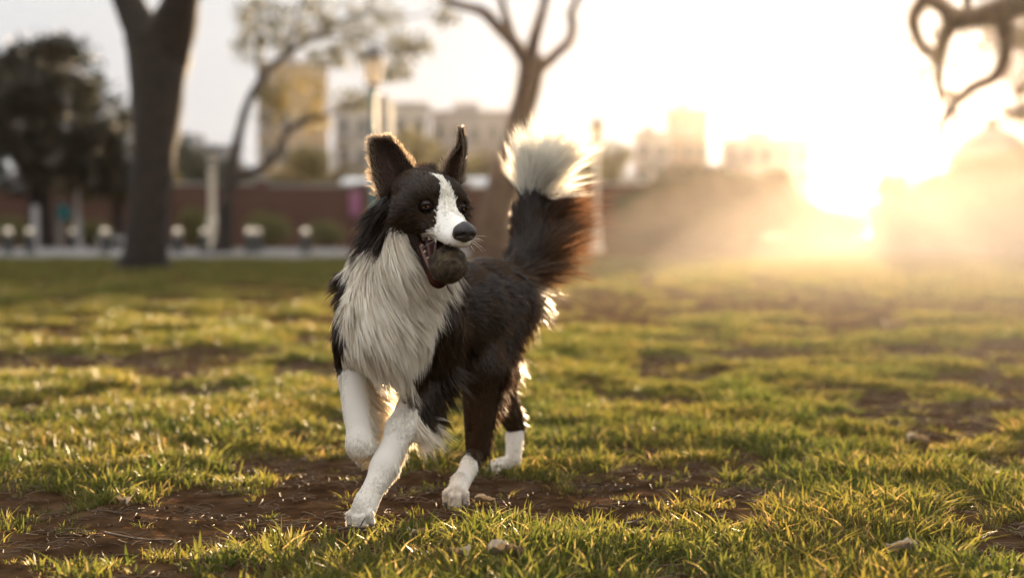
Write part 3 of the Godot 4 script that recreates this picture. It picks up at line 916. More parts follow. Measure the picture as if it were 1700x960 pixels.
# ---------------------------------------------------------------- grass and litter
func tuft_mesh(seed_: int, blades: int, spread: float, tall: float) -> ArrayMesh:
	var r := RandomNumberGenerator.new()
	r.seed = seed_
	var mb := MB.new()
	for k in blades:
		var a := r.randf() * TAU
		var rad := sqrt(r.randf()) * spread
		var p := Vector3(cos(a) * rad, -0.004, sin(a) * rad)
		var lean := (Vector3(cos(a), 0, sin(a)) * r.randf_range(0.15, 1.0) + Vector3(r.randfn(), 0, r.randfn()) * 0.35)
		var h := tall * r.randf_range(0.45, 1.15)
		var w := r.randf_range(0.0015, 0.0029)
		var side := Vector3(r.randfn(), 0, r.randfn()).normalized()
		var t := r.randf()
		var col := Color(0.066, 0.078, 0.016).lerp(Color(0.178, 0.158, 0.038), t)
		if r.randf() < 0.15:
			col = Color(0.28, 0.21, 0.09)
		var prev := []
		for j in 4:
			var f := j / 3.0
			var q := p + Vector3.UP * h * (f - 0.25 * f * f * minf(lean.length(), 1.2)) + lean * h * f * f * 0.75
			var ww: float = w * [0.8, 1.0, 0.75, 0.0][j]
			var up := (Vector3.UP + lean * 1.5 * f).normalized()
			var nn := side.cross(up).normalized()
			var cc := col.darkened(0.0) if j > 0 else col.lerp(Color(0.12, 0.11, 0.05), 0.6)
			var now := [mb.vert(q - side * ww, nn, cc), mb.vert(q + side * ww, nn, cc)] if j < 3 else [mb.vert(q, nn, cc)]
			if j in [1, 2]:
				mb.face(prev[0], prev[1], now[1])
				mb.face(prev[0], now[1], now[0])
			elif j == 3:
				mb.face(prev[0], prev[1], now[0])
			prev = now
	return mb.commit()

func scatter(mesh: ArrayMesh, seed_: int, d0: float, d1: float, per_m2: float, lo: float, hi: float, cut: float) -> MultiMesh:
	var r := RandomNumberGenerator.new()
	r.seed = seed_
	var where: Array[Transform3D] = []
	var tint: Array[Color] = []
	var area := (d1 * d1 - d0 * d0) * 0.44 + 2.4 * (d1 - d0)
	for k in int(area * per_m2):
		var d := sqrt(lerpf(d0 * d0, d1 * d1, r.randf()))
		var x := r.randf_range(-1.0, 1.0) * (d * 0.44 + 1.2)
		var g := grassiness(x, -d)
		if g < cut * r.randf_range(0.5, 1.5) and r.randf() > 0.05:
			continue
		if pow((x + 0.30) / 0.13, 2.0) + pow((d - 2.93) / 0.14, 2.0) < 1.0 and r.randf() < 0.85:   # trodden down in front of the paw
			continue
		var s := r.randf_range(lo, hi) * (0.55 + 0.6 * g)
		var b := Basis(Vector3.UP, r.randf() * TAU).scaled(Vector3(s, s * r.randf_range(0.75, 1.15), s))
		b = Basis(Vector3(r.randfn(), 0, r.randfn()).normalized(), r.randf() * 0.3) * b
		where.append(Transform3D(b, Vector3(x, ground_y(x, -d), -d)))
		var t := clampf(0.5 + patch_noise.get_noise_2d(x * 1.7 + 90.0, d * 1.7) + r.randfn() * 0.15, 0.0, 1.0)
		tint.append(Color(0.8, 0.95, 0.8).lerp(Color(1.25, 1.08, 0.95), t))
	var mm := MultiMesh.new()
	mm.transform_format = MultiMesh.TRANSFORM_3D
	mm.use_colors = true
	mm.mesh = mesh
	mm.instance_count = where.size()
	for k in where.size():
		mm.set_instance_transform(k, where[k])
		mm.set_instance_color(k, tint[k])
	return mm

func build_grass() -> void:
	var lawn := Node3D.new()
	lawn.name = "lawn_grass"
	add_child(lawn)
	tag(lawn, "short yellow green grass growing in tufts over the lawn", "grass", "", "stuff")
	var n := 0
	for k in 5:
		var m := tuft_mesh(100 + k, 15, 0.019 + 0.006 * k, 0.028 + 0.005 * k)
		for band in [[2.3, 7.5, 400.0, 0.55, 1.2, 0.42], [7.5, 15.0, 100.0, 0.9, 1.6, 0.4], [15.0, 33.0, 16.0, 1.5, 2.4, 0.4]]:
			n += 1
			var o := MultiMeshInstance3D.new()
			o.name = part_name(lawn, "grass_tufts")
			o.multimesh = scatter(m, 1000 + n, band[0], band[1], band[2], band[3], band[4], band[5])
			o.material_override = M.grass_blade
			o.set_meta("kind", "stuff")
			lawn.add_child(o, true)
	# dead grass lying on the soil
	var r := RandomNumberGenerator.new()
	r.seed = 321
	var mb := MB.new()
	for k in 5:
		var a := r.randf() * TAU
		var d := Vector3(cos(a), 0, sin(a))
		var p := Vector3(r.randfn() * 0.02, 0.003, r.randfn() * 0.02)
		var l := r.randf_range(0.02, 0.055)
		mb.tube([p, p + d * l * 0.5 + Vector3(r.randfn() * 0.004, 0.0015, r.randfn() * 0.004), p + d * l + Vector3.UP * r.randf_range(-0.002, 0.004)], [0.0009, 0.0008, 0.0003], 4, 2)
	var straw := mb.commit()
	var mm := MultiMesh.new()
	mm.transform_format = MultiMesh.TRANSFORM_3D
	mm.use_colors = true
	mm.mesh = straw
	mm.instance_count = 7000
	for k in 7000:
		var d := sqrt(lerpf(5.2, 72.0, r.randf()))
		var x := r.randf_range(-1.0, 1.0) * (d * 0.355 + 0.6)
		var s := r.randf_range(0.7, 1.6)
		mm.set_instance_transform(k, Transform3D(Basis(Vector3.UP, r.randf() * TAU).scaled(Vector3(s, s, s)), Vector3(x, ground_y(x, -d), -d)))
		mm.set_instance_color(k, Color(0.07, 0.038, 0.018).lerp(Color(0.22, 0.14, 0.07), r.randf() * r.randf()))
	var o := MultiMeshInstance3D.new()
	o.name = "dead_grass"
	o.multimesh = mm
	o.material_override = M.dry_leaf
	o.set_meta("kind", "stuff")
	lawn.add_child(o, true)
	# crumbs of earth
	mb = MB.new()
	mb.ball(Vector3.ZERO, Vector3(0.008, 0.005, 0.007), 5, 7)
	for k in mb.v.size():
		mb.v[k] *= 1.0 + 0.25 * sin(k * 2.7)
	mm = MultiMesh.new()
	mm.transform_format = MultiMesh.TRANSFORM_3D
	mm.use_colors = true
	mm.mesh = mb.commit()
	mm.instance_count = 5000
	for k in 5000:
		var d := sqrt(lerpf(5.2, 50.0, r.randf()))
		var x := r.randf_range(-1.0, 1.0) * (d * 0.355 + 0.6)
		var s := r.randf_range(0.3, 1.3) * (0.4 + 0.6 * r.randf())
		mm.set_instance_transform(k, Transform3D(Basis(Vector3(r.randfn(), r.randfn(), r.randfn()).normalized(), r.randf() * TAU).scaled(Vector3(s, s, s)), Vector3(x, ground_y(x, -d) + 0.001, -d)))
		mm.set_instance_color(k, Color(0.035, 0.02, 0.011).lerp(Color(0.09, 0.058, 0.035), r.randf()))
	o = MultiMeshInstance3D.new()
	o.name = "earth_crumbs"
	o.multimesh = mm
	o.material_override = M.earth
	o.set_meta("kind", "stuff")
	lawn.add_child(o, true)


func build_litter() -> void:
	# dry leaves
	var list := [[842, 944, 0.075, 0.5, "largest curled dry leaf, brown with an orange stain, lying in the grass nearest the camera"], [762, 944, 0.055, 2.2, "pale grey dry leaf beside the largest leaf"], [690, 905, 0.05, 1.2, "small olive dry leaf on the soil beneath the dog's front paw"], [805, 846, 0.045, 0.2, "pale dry leaf lying right of the dog's planted hind paw"], [1480, 546, 0.16, 0.9, "sunlit pale leaf far out on the right of the lawn"], [1526, 738, 0.07, 0.4, "small sunlit leaf on the bare soil at the right"], [205, 852, 0.05, 2.0, "small brown leaf among the tufts on the dark soil at the left"], [1500, 932, 0.06, 2.6, "narrow dry leaf on the dark soil patch at the lower right"]]
	for e in list:
		var d: float = EYE * FOCAL / (e[1] - 385.0)
		var g := on_ground(e[0], d)
		var t := thing("fallen_leaf", e[4], "leaf", Vector3(g.x, ground_y(g.x, g.z) + 0.012, g.z), e[3], "dry leaves on the lawn")
		var mb := MB.new()
		var size: float = e[2]
		var nx := 9
		for j in nx + 1:
			for i in 7:
				var u := float(j) / nx
				var v := (i / 6.0 - 0.5) * 2.0
				var w := size * 0.36 * pow(sin(PI * clampf(u * 0.94 + 0.03, 0, 1)), 0.75) * (1.0 + 0.12 * sin(u * 19.0))
				var p := Vector3((u - 0.5) * size, size * (0.26 * v * v + 0.10 * sin(u * 5.0) + 0.03 * sin(u * 23.0 + v * 4.0)), v * w)
				var stain := exp(-pow((u - 0.55) / 0.2, 2.0) - pow((v - 0.1) / 0.5, 2.0)) if size > 0.07 and size < 0.1 else 0.0
				var col := Color(0.22, 0.16, 0.10).lerp(Color(0.33, 0.27, 0.19), 0.5 + 0.5 * sin(u * 17.0 + i * 2.0)).lerp(Color(0.3, 0.09, 0.01), stain)
				mb.vert(p, Vector3(0, 1, -0.6 * v).normalized(), col)
		for j in nx:
			for i in 6:
				var a := j * 7 + i
				mb.face(a, a + 1, a + 8)
				mb.face(a, a + 8, a + 7)
		part("blade", mb.commit(), M.dry_leaf, t)
		mb = MB.new()
		mb.tube([Vector3(-size * 0.95, size * 0.05, 0.0), Vector3(-size * 0.6, -size * 0.02, 0.0), Vector3(0, size * 0.03, 0), Vector3(size * 0.45, -size * 0.06, 0)], [0.0012, 0.0011, 0.001, 0.0005], 5, 3, Color(0.16, 0.1, 0.05))
		part("midrib", mb.commit(), M.dry_leaf, t)
	# twigs
	var sticks := [[1000, 888, 1068, 876, 0.0035, "brown twig lying in the grass right of the dog"], [1050, 915, 1150, 912, 0.002, "long thin curved twig nearer the camera, right of the dog"], [560, 905, 625, 902, 0.003, "grey twig on the soil under the dog's leading paw"], [170, 905, 280, 925, 0.0025, "thin bent twig on the dark soil at the left"], [1230, 880, 1290, 888, 0.0025, "thin dark twig crossing the grass edge at the right"]]
	for e in sticks:
		var a := on_ground(e[0], EYE * FOCAL / (e[1] - 385.0))
		var b := on_ground(e[2], EYE * FOCAL / (e[3] - 385.0))
		var t := thing("twig", e[5], "twig", Vector3(a.x, ground_y(a.x, a.z) + 0.014, a.z), 0.0, "twigs on the lawn")
		var q := b - a
		var s := Vector3(-q.z, 0, q.x) * 0.12
		var mb := MB.new()
		mb.tube([Vector3.ZERO, q * 0.3 + s + Vector3.UP * 0.006, q * 0.65 + s * 0.6 + Vector3.UP * 0.003, q + Vector3.UP * 0.008], [e[4], e[4] * 0.9, e[4] * 0.8, e[4] * 0.4], 6, 4)
		part("stem", mb.commit(), M.twig, t)
		mb = MB.new()
		mb.tube([q * 0.5 + s * 0.8, q * 0.62 - s * 0.2 + Vector3.UP * 0.012, q * 0.7 - s * 0.6 + Vector3.UP * 0.02], [e[4] * 0.6, e[4] * 0.5, e[4] * 0.25], 5, 3)
		part("side_twig", mb.commit(), M.twig, t)


# added low haze banks stand in for the flare wash over the right lawn
func build_added_haze() -> void:
	var m := FogMaterial.new()
	m.density = 0.0050
	m.albedo = srgb(1.0, 0.88, 0.76)
	for k in 3:
		var fog := FogVolume.new()
		fog.name = numbered("added_haze")
		fog.shape = RenderingServer.FOG_VOLUME_SHAPE_ELLIPSOID
		fog.size = Vector3([7.6, 11.4, 15.4][k], [3.0, 3.5, 4.0][k], [42.0, 46.0, 50.0][k])
		fog.position = Vector3([8.1, 8.7, 9.5][k], 0.0, -25.5)
		fog.rotation.y = -0.23
		fog.material = m
		tag(fog, ["thin core of the added golden haze right of the dog", "wider veil of added golden haze over the right of the lawn", "faintest outer veil of added haze reaching the far trees at the right"][k], "haze", "", "stuff")
		add_child(fog)


# ---------------------------------------------------------------- smooth-union solids: tapered capsules joined into one surface
class Solid:
	var a := PackedVector3Array()
	var ab := PackedVector3Array()
	var inv := PackedFloat32Array()
	var ra := PackedFloat32Array()
	var rb := PackedFloat32Array()
	var k := PackedFloat32Array()
	var cut := PackedByteArray()
	var info := []          # what grows there: flow, len, lift, white, bdir, blen, bflow
	var lo := Vector3.ONE * 1e9
	var hi := Vector3.ONE * -1e9

	func bone(p: Vector3, q: Vector3, r0: float, r1: float, hair := {}, blend := 0.03, minus := false) -> void:
		a.append(p)
		ab.append(q - p)
		inv.append(1.0 / maxf((q - p).length_squared(), 1e-9))
		ra.append(r0)
		rb.append(r1)
		k.append(blend)
		cut.append(1 if minus else 0)
		info.append(hair)
		if not minus:
			var m := Vector3.ONE * (maxf(r0, r1) + 0.02)
			lo = lo.min(p - m).min(q - m)
			hi = hi.max(p + m).max(q + m)

	func one(i: int, p: Vector3) -> float:
		var w := p - a[i]
		var t := clampf(w.dot(ab[i]) * inv[i], 0.0, 1.0)
		return (w - ab[i] * t).length() - lerpf(ra[i], rb[i], t)

	func field(p: Vector3, cand: PackedInt32Array) -> float:
		var d := 1.0
		for i in cand:
			var w := p - a[i]
			var t := clampf(w.dot(ab[i]) * inv[i], 0.0, 1.0)
			var q := (w - ab[i] * t).length() - lerpf(ra[i], rb[i], t)
			var kk := k[i]
			if cut[i]:
				var h := maxf(kk - absf(d + q), 0.0) / kk
				d = maxf(d, -q) + h * h * kk * 0.25
			else:
				var h := maxf(kk - absf(d - q), 0.0) / kk
				d = minf(d, q) - h * h * kk * 0.25
		return d

	# one vertex in each cell that the surface crosses, one quad round each crossed edge
	func surface(cell: float) -> Dictionary:
		var nx := int((hi.x - lo.x) / cell) + 3
		var ny := int((hi.y - lo.y) / cell) + 3
		var nz := int((hi.z - lo.z) / cell) + 3
		var val := PackedFloat32Array()
		val.resize(nx * ny * nz)
		val.fill(1.0)
		var B := 6
		var sy := nx
		var sz := nx * ny
		var half := cell * B * 0.5
		var diag := half * 1.75
		var blocks := []
		for bz in range(0, nz, B):
			for by in range(0, ny, B):
				for bx in range(0, nx, B):
					var mid := lo + Vector3(bx, by, bz) * cell + Vector3.ONE * half
					var cand := PackedInt32Array()
					for i in a.size():
						if one(i, mid) < diag + 0.045:
							cand.append(i)
					if cand.is_empty():
						continue
					if absf(field(mid, cand)) > diag + 0.05:
						var inside := field(mid, cand) < 0.0
						if inside:
							for z in range(bz, mini(bz + B, nz)):
								for y in range(by, mini(by + B, ny)):
									for x in range(bx, mini(bx + B, nx)):
										val[x + y * sy + z * sz] = -1.0
						continue
					blocks.append(Vector3i(bx, by, bz))
					for z in range(bz, mini(bz + B, nz)):
						for y in range(by, mini(by + B, ny)):
							for x in range(bx, mini(bx + B, nx)):
								val[x + y * sy + z * sz] = field(lo + Vector3(x, y, z) * cell, cand)
		var v := PackedVector3Array()
		var ids := PackedInt32Array()
		ids.resize(val.size())
		ids.fill(-1)
		var cells := []
		for b in blocks:
			for z in range(maxi(b.z - 1, 0), mini(b.z + B, nz - 1)):
				for y in range(maxi(b.y - 1, 0), mini(b.y + B, ny - 1)):
					for x in range(maxi(b.x - 1, 0), mini(b.x + B, nx - 1)):
						var o := x + y * sy + z * sz
						if ids[o] >= 0:
							continue
						var s := 0
						for c in 8:
							if val[o + (c & 1) + ((c >> 1) & 1) * sy + (c >> 2) * sz] < 0.0:
								s |= 1 << c
						if s == 0 or s == 255:
							continue
						var sum := Vector3.ZERO
						var cnt := 0
						for c in 8:
							for ax in 3:
								var bit := 1 << ax
								if c & bit:
									continue
								var c2 := c | bit
								if ((s >> c) & 1) == ((s >> c2) & 1):
									continue
								var v0 := val[o + (c & 1) + ((c >> 1) & 1) * sy + (c >> 2) * sz]
								var v1 := val[o + (c2 & 1) + ((c2 >> 1) & 1) * sy + (c2 >> 2) * sz]
								var p0 := Vector3(c & 1, (c >> 1) & 1, c >> 2)
								var p1 := Vector3(c2 & 1, (c2 >> 1) & 1, c2 >> 2)
								sum += p0.lerp(p1, v0 / (v0 - v1))
								cnt += 1
						ids[o] = v.size()
						cells.append(Vector3i(x, y, z))
						v.append(lo + (Vector3(x, y, z) + sum / cnt) * cell)
		var ix := PackedInt32Array()
		var n := PackedVector3Array()
		n.resize(v.size())
		var step := [1, sy, sz]
		for q in cells.size():
			var cc: Vector3i = cells[q]
			var o: int = cc.x + cc.y * sy + cc.z * sz
			for ax in 3:
				var u: int = step[(ax + 1) % 3]
				var w: int = step[(ax + 2) % 3]
				if cc[(ax + 1) % 3] == 0 or cc[(ax + 2) % 3] == 0:
					continue
				var v0 := val[o]
				var v1 := val[o + step[ax]]
				if (v0 < 0.0) == (v1 < 0.0):
					continue
				var i0 := ids[o]
				var i1 := ids[o - u]
				var i2 := ids[o - u - w]
				var i3 := ids[o - w]
				if i1 < 0 or i2 < 0 or i3 < 0:
					continue
				var out := Vector3.ZERO
				out[ax] = 1.0 if v0 < 0.0 else -1.0
				for t in [[i0, i1, i2], [i0, i2, i3]]:
					var g: Vector3 = (v[t[1]] - v[t[0]]).cross(v[t[2]] - v[t[0]])
					if g.dot(out) > 0.0:
						ix.append_array([t[0], t[2], t[1]])
					else:
						ix.append_array(t)
						g = -g
					for e in t:
						n[e] += g
		for q in n.size():
			n[q] = n[q].normalized()
		return {"v": v, "n": n, "ix": ix}

	# the mean of what grows near p on a surface with the normal nn
	func hair_at(p: Vector3, nn: Vector3) -> Array:
		var best := 1e9
		var d := PackedFloat32Array()
		d.resize(a.size())
		for i in a.size():
			d[i] = one(i, p) if not cut[i] else 1e3
			best = minf(best, d[i])
		var flow := Vector3.ZERO
		var length := 0.0
		var lift := 0.0
		var white := 0.0
		var sum := 0.0
		var warm := 0.0
		for i in a.size():
			if d[i] - best > 0.05 or info[i].is_empty():
				continue
			var w := exp(-(d[i] - best) / 0.012)
			var h: Dictionary = info[i]
			var fl: Vector3 = h.flow
			var le: float = h.len
			var li: float = h.get("lift", 0.2)
			if h.has("bdir"):
				var s := smoothstep(0.25, 0.8, nn.dot(h.bdir))
				fl = fl.lerp(h.bflow, s)
				le = lerpf(le, h.blen, s)
				li = lerpf(li, h.get("blift", 0.35), s)
				warm += w * s * h.get("warm", 0.0)
			flow += fl * w
			length += le * w
			lift += li * w
			white += h.get("white", 0.0) * w
			sum += w
		if sum <= 0.0:
			return [Vector3.DOWN, 0.0, 0.2, 0.0, 0.0]
		return [flow / sum, length / sum, lift / sum, white / sum, warm / sum]


# ---------------------------------------------------------------- hair: locks of tapering ribbons
class Hair:
	var v := PackedVector3Array()
	var n := PackedVector3Array()
	var c := PackedColorArray()
	var ix := PackedInt32Array()
	var r := RandomNumberGenerator.new()

	func strand(root: Vector3, mid: Vector3, tip: Vector3, nn: Vector3, w: float, col: Color, tipcol: Color) -> void:
		var d := (tip - root).normalized()
		var s := d.cross(nn)
		if s.length() < 0.05:
			s = d.cross(Vector3(0.3, 0.5, 0.8))
		s = s.normalized().rotated(d, r.randf_range(-1.0, 1.0))
		var rn := s.cross(d)
		if rn.dot(nn) < 0.0:
			rn = -rn
		var sn := (rn * 0.4 + nn * 0.75).normalized()
		s *= w * 0.5
		var k := v.size()
		var m1 := root * 0.49 + mid * 0.42 + tip * 0.09
		var m2 := root * 0.09 + mid * 0.42 + tip * 0.49
		v.append_array([root - s, root + s, m1 - s, m1 + s, m2 - s * 0.75, m2 + s * 0.75, tip])
		for q in 7:
			n.append(sn)
		var c1 := col.lerp(tipcol, 0.4)
		var c2 := col.lerp(tipcol, 0.75)
		c.append_array([col, col, c1, c1, c2, c2, tipcol])
		if (s.cross(d)).dot(sn) > 0.0:   # clockwise as seen from where sn points
			ix.append_array([k, k + 2, k + 1, k + 1, k + 2, k + 3, k + 2, k + 4, k + 3, k + 3, k + 4, k + 5, k + 4, k + 6, k + 5])
		else:
			ix.append_array([k, k + 1, k + 2, k + 1, k + 3, k + 2, k + 2, k + 3, k + 4, k + 3, k + 5, k + 4, k + 4, k + 5, k + 6])

	func commit() -> ArrayMesh:
		var arr := []
		arr.resize(Mesh.ARRAY_MAX)
		arr[Mesh.ARRAY_VERTEX] = v
		arr[Mesh.ARRAY_NORMAL] = n
		arr[Mesh.ARRAY_COLOR] = c
		arr[Mesh.ARRAY_INDEX] = ix
		var m := ArrayMesh.new()
		m.add_surface_from_arrays(Mesh.PRIMITIVE_TRIANGLES, arr)
		return m


const BLACK := Color(0.030, 0.019, 0.0115)  # black coat lifted towards brown: the flare veil is painted in
const BROWN := Color(0.2, 0.095, 0.042)
const WHITE := Color(0.92, 0.885, 0.80)
var head_o := Vector3.ZERO
var head_b := Basis.IDENTITY    # columns: the dog's left, up, forward
var swirl := FastNoiseLite.new()
var locks := FastNoiseLite.new()

func hd(l: float, u: float, f: float) -> Vector3:   # metres left, up and forward of the point between the eyes
	return head_o + head_b * Vector3(l, u, f)

func head_local(p: Vector3) -> Vector3:
	return head_b.inverse() * (p - head_o)


# white (1) or black (0) coat at p, on top of what the bones say
var paint := []
func coat_white(p: Vector3, w: float, on_head: bool) -> float:
	if on_head:
		var q := head_local(p)
		var al := absf(q.x + 0.002)
		# blaze: narrow on the brow, opening over the muzzle
		var half := 0.0
		if 0.545 * q.z - 0.84 * absf(q.x) > lerpf(-0.030, 0.006, clampf((q.y + 0.062) / 0.045, 0.0, 1.0)) and q.y < -0.012:
			half = 0.2
		elif q.z > 0.035:
			half = 0.2
		elif q.z > -0.005:
			half = lerpf(0.0125, 0.03, pow(clampf((q.z + 0.005) / 0.04, 0.0, 1.0), 1.2))
		elif q.y > 0.0:
			half = lerpf(0.0125, 0.0085, clampf((q.y - 0.0) / 0.05, 0.0, 1.0))
			if q.z < -0.052:
				half = 0.0
		if q.y < -0.064 and q.z < 0.04:
			return w
		return 1.0 if al < half + 0.002 * swirl.get_noise_3dv(p * 6.0) else minf(w, 0.3)
	for e in paint:
		var k: float = (p - (e[0] as Vector3)).length() / e[1]
		if k < 1.0 + 0.22 * swirl.get_noise_3dv(p * 1.3):
			w = e[2]
	return w


func grow(hair: Hair, solid: Solid, surf: Dictionary, count: int, per: int, on_head: bool, thin: float, keep: Callable) -> void:
	var v: PackedVector3Array = surf.v
	var nn: PackedVector3Array = surf.n
	var ix: PackedInt32Array = surf.ix
	var nt := ix.size() / 3
	var cum := PackedFloat32Array()
	cum.resize(nt)
	var total := 0.0
	for t in nt:
		total += (v[ix[3 * t + 1]] - v[ix[3 * t]]).cross(v[ix[3 * t + 2]] - v[ix[3 * t]]).length()
		cum[t] = total
	var r := hair.r
	for k in count:
		var t := cum.bsearch((k + r.randf()) / count * total)
		if t >= nt:
			continue
		var b0 := r.randf()
		var b1 := r.randf()
		if b0 + b1 > 1.0:
			b0 = 1.0 - b0
			b1 = 1.0 - b1
		var i0 := ix[3 * t]
		var i1 := ix[3 * t + 1]
		var i2 := ix[3 * t + 2]
		var p := v[i0] * (1.0 - b0 - b1) + v[i1] * b0 + v[i2] * b1
		var nm := (nn[i0] * (1.0 - b0 - b1) + nn[i1] * b0 + nn[i2] * b1).normalized()
		if not keep.call(p, nm):
			continue
		var h := solid.hair_at(p, nm)
		var length: float = h[1]
		if length < 0.002:
			continue
		var white := coat_white(p, h[3], on_head) > 0.5
		length *= r.randf_range(0.42, 1.22) if length > 0.04 else r.randf_range(0.65, 1.2)
		var turb := Vector3(locks.get_noise_3dv(p), locks.get_noise_3dv(p + Vector3(7, 1, 3)), locks.get_noise_3dv(p + Vector3(2, 9, 5)))
		var flow: Vector3 = h[0]
		if white and length > 0.035 and p.z > -3.3 and not on_head:   # the bib sweeps over to the dog's left
			flow += Vector3(0.75, 0.0, 0.15) * clampf((p.y - 0.38) / 0.12, 0.0, 1.0)
		var tang := (flow - nm * flow.dot(nm))
		var wave := Vector3(swirl.get_noise_3dv(p * 0.45), swirl.get_noise_3dv(p * 0.45 + Vector3(5, 2, 8)), swirl.get_noise_3dv(p * 0.45 + Vector3(9, 4, 1)))
		tang = (tang + turb * (0.5 if length > 0.02 else 0.3) + wave * (0.9 if length > 0.03 else 0.25)).normalized()
		var lift: float = h[2] * r.randf_range(0.5, 1.4)
		var dir := (tang * (1.0 - lift) + nm * lift).normalized()
		var droop := (flow * 0.6 + Vector3.DOWN * 0.4) * length * clampf(length / 0.06, 0.0, 1.0) * 0.5
		var tip := p + dir * length + droop
		var mid := p + dir * length * 0.55 + droop * 0.12
		var x := tang.cross(nm)
		var spread := clampf(length * 0.055, 0.001, 0.0032) if on_head or length > 0.025 else 0.0019
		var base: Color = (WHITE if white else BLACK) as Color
		var shade := r.randf_range(0.82, 1.1) if length < 0.025 and white and not on_head else r.randf_range(0.85, 1.12)
		var col := Color(base.r * shade, base.g * shade, base.b * shade)
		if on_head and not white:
			col = Color(0.040, 0.025, 0.0145) * r.randf_range(0.6, 1.3)  # black of the head, browner still, with the flare veil in its colour
		if on_head and white:
			var hq := head_local(p)
			var fade := clampf((hq.z - 0.045) / 0.045, 0.0, 1.0) * clampf(0.55 + 0.9 * locks.get_noise_3dv(p * 2.5), 0.0, 1.0)
			col = col.lerp(Color(0.5, 0.36, 0.31), 0.55 * fade)
			var low := clampf((-0.028 - hq.y) / 0.02, 0.0, 1.0) * clampf(0.6 + 1.2 * locks.get_noise_3dv(p * 4.0), 0.0, 1.0)
			col = col.lerp(Color(0.56, 0.41, 0.34), 0.5 * low)
			if hq.y < -0.05:
				col = col.lerp(Color(0.3, 0.22, 0.18), 0.5 * r.randf())
		if white and p.y < 0.09:
			col = col.lerp(Color(0.34, 0.25, 0.17), clampf((0.075 - p.y) / 0.08, 0.0, 1.0) * r.randf() * 0.9)
		var tipc := col
		if not white:
			tipc = col.lerp(BROWN, clampf((0.45 * r.randf() * r.randf() if on_head else 0.09) + h[4], 0.0, 1.0))  # browned tips: bleached fringe hair, with the backlit glow painted in
		elif length > 0.02 and p.z > -3.5:
			col = col.lerp(Color(0.84, 0.70, 0.49), 0.22 + 0.28 * r.randf())  # warm cast of the flare painted into the long white hair
			tipc = col.lerp(WHITE, 0.3)
		if not white and not on_head and r.randf() < (0.25 if h[4] > 0.12 else 0.03):   # long guard hairs, coloured pale to paint in the rim light
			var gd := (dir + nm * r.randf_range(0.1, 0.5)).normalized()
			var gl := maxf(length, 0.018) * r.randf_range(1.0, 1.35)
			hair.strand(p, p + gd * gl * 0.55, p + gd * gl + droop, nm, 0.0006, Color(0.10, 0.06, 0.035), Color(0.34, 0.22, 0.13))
		for q in per:
			var o := (x * r.randfn() + tang * r.randfn() + nm * r.randfn() * 0.1) * spread
			var g := r.randf_range(0.82, 1.08)
			var j := Vector3(r.randfn(), r.randfn(), r.randfn()) * length * 0.035
			var root := p + o - nm * 0.0015
			hair.strand(root, root + (mid - p) * g + o * 0.1, root + (tip - p) * g - o * 0.55 + j, nm, thin * r.randf_range(0.7, 1.3), col, tipc)


func paw(s: Solid, heel: Vector3, fwd: Vector3, up: Vector3, size: float, hair: Dictionary) -> Array:
	var side := fwd.cross(up).normalized()
	var claws := []
	s.bone(heel, heel + fwd * size * 0.45, size * 0.30, size * 0.36, hair, 0.015)
	for k in 4:
		var o := (k - 1.5) * size * 0.215
		var reach := 1.0 if k in [1, 2] else 0.84
		var b := heel + side * o * 0.8 + fwd * size * 0.45 + up * size * 0.10
		var m := heel + side * o * 1.05 + fwd * size * 0.78 * reach + up * size * 0.13
		var e := heel + side * o * 1.1 + fwd * size * 1.0 * reach - up * size * 0.1
		s.bone(b, m, size * 0.118, size * 0.118, hair, 0.0025)
		s.bone(m, e, size * 0.118, size * 0.108, hair, 0.0025)
		claws.append([e + fwd * size * 0.09 + up * size * 0.03, e + fwd * size * 0.30 - up * size * 0.13, size * 0.06])
	return claws


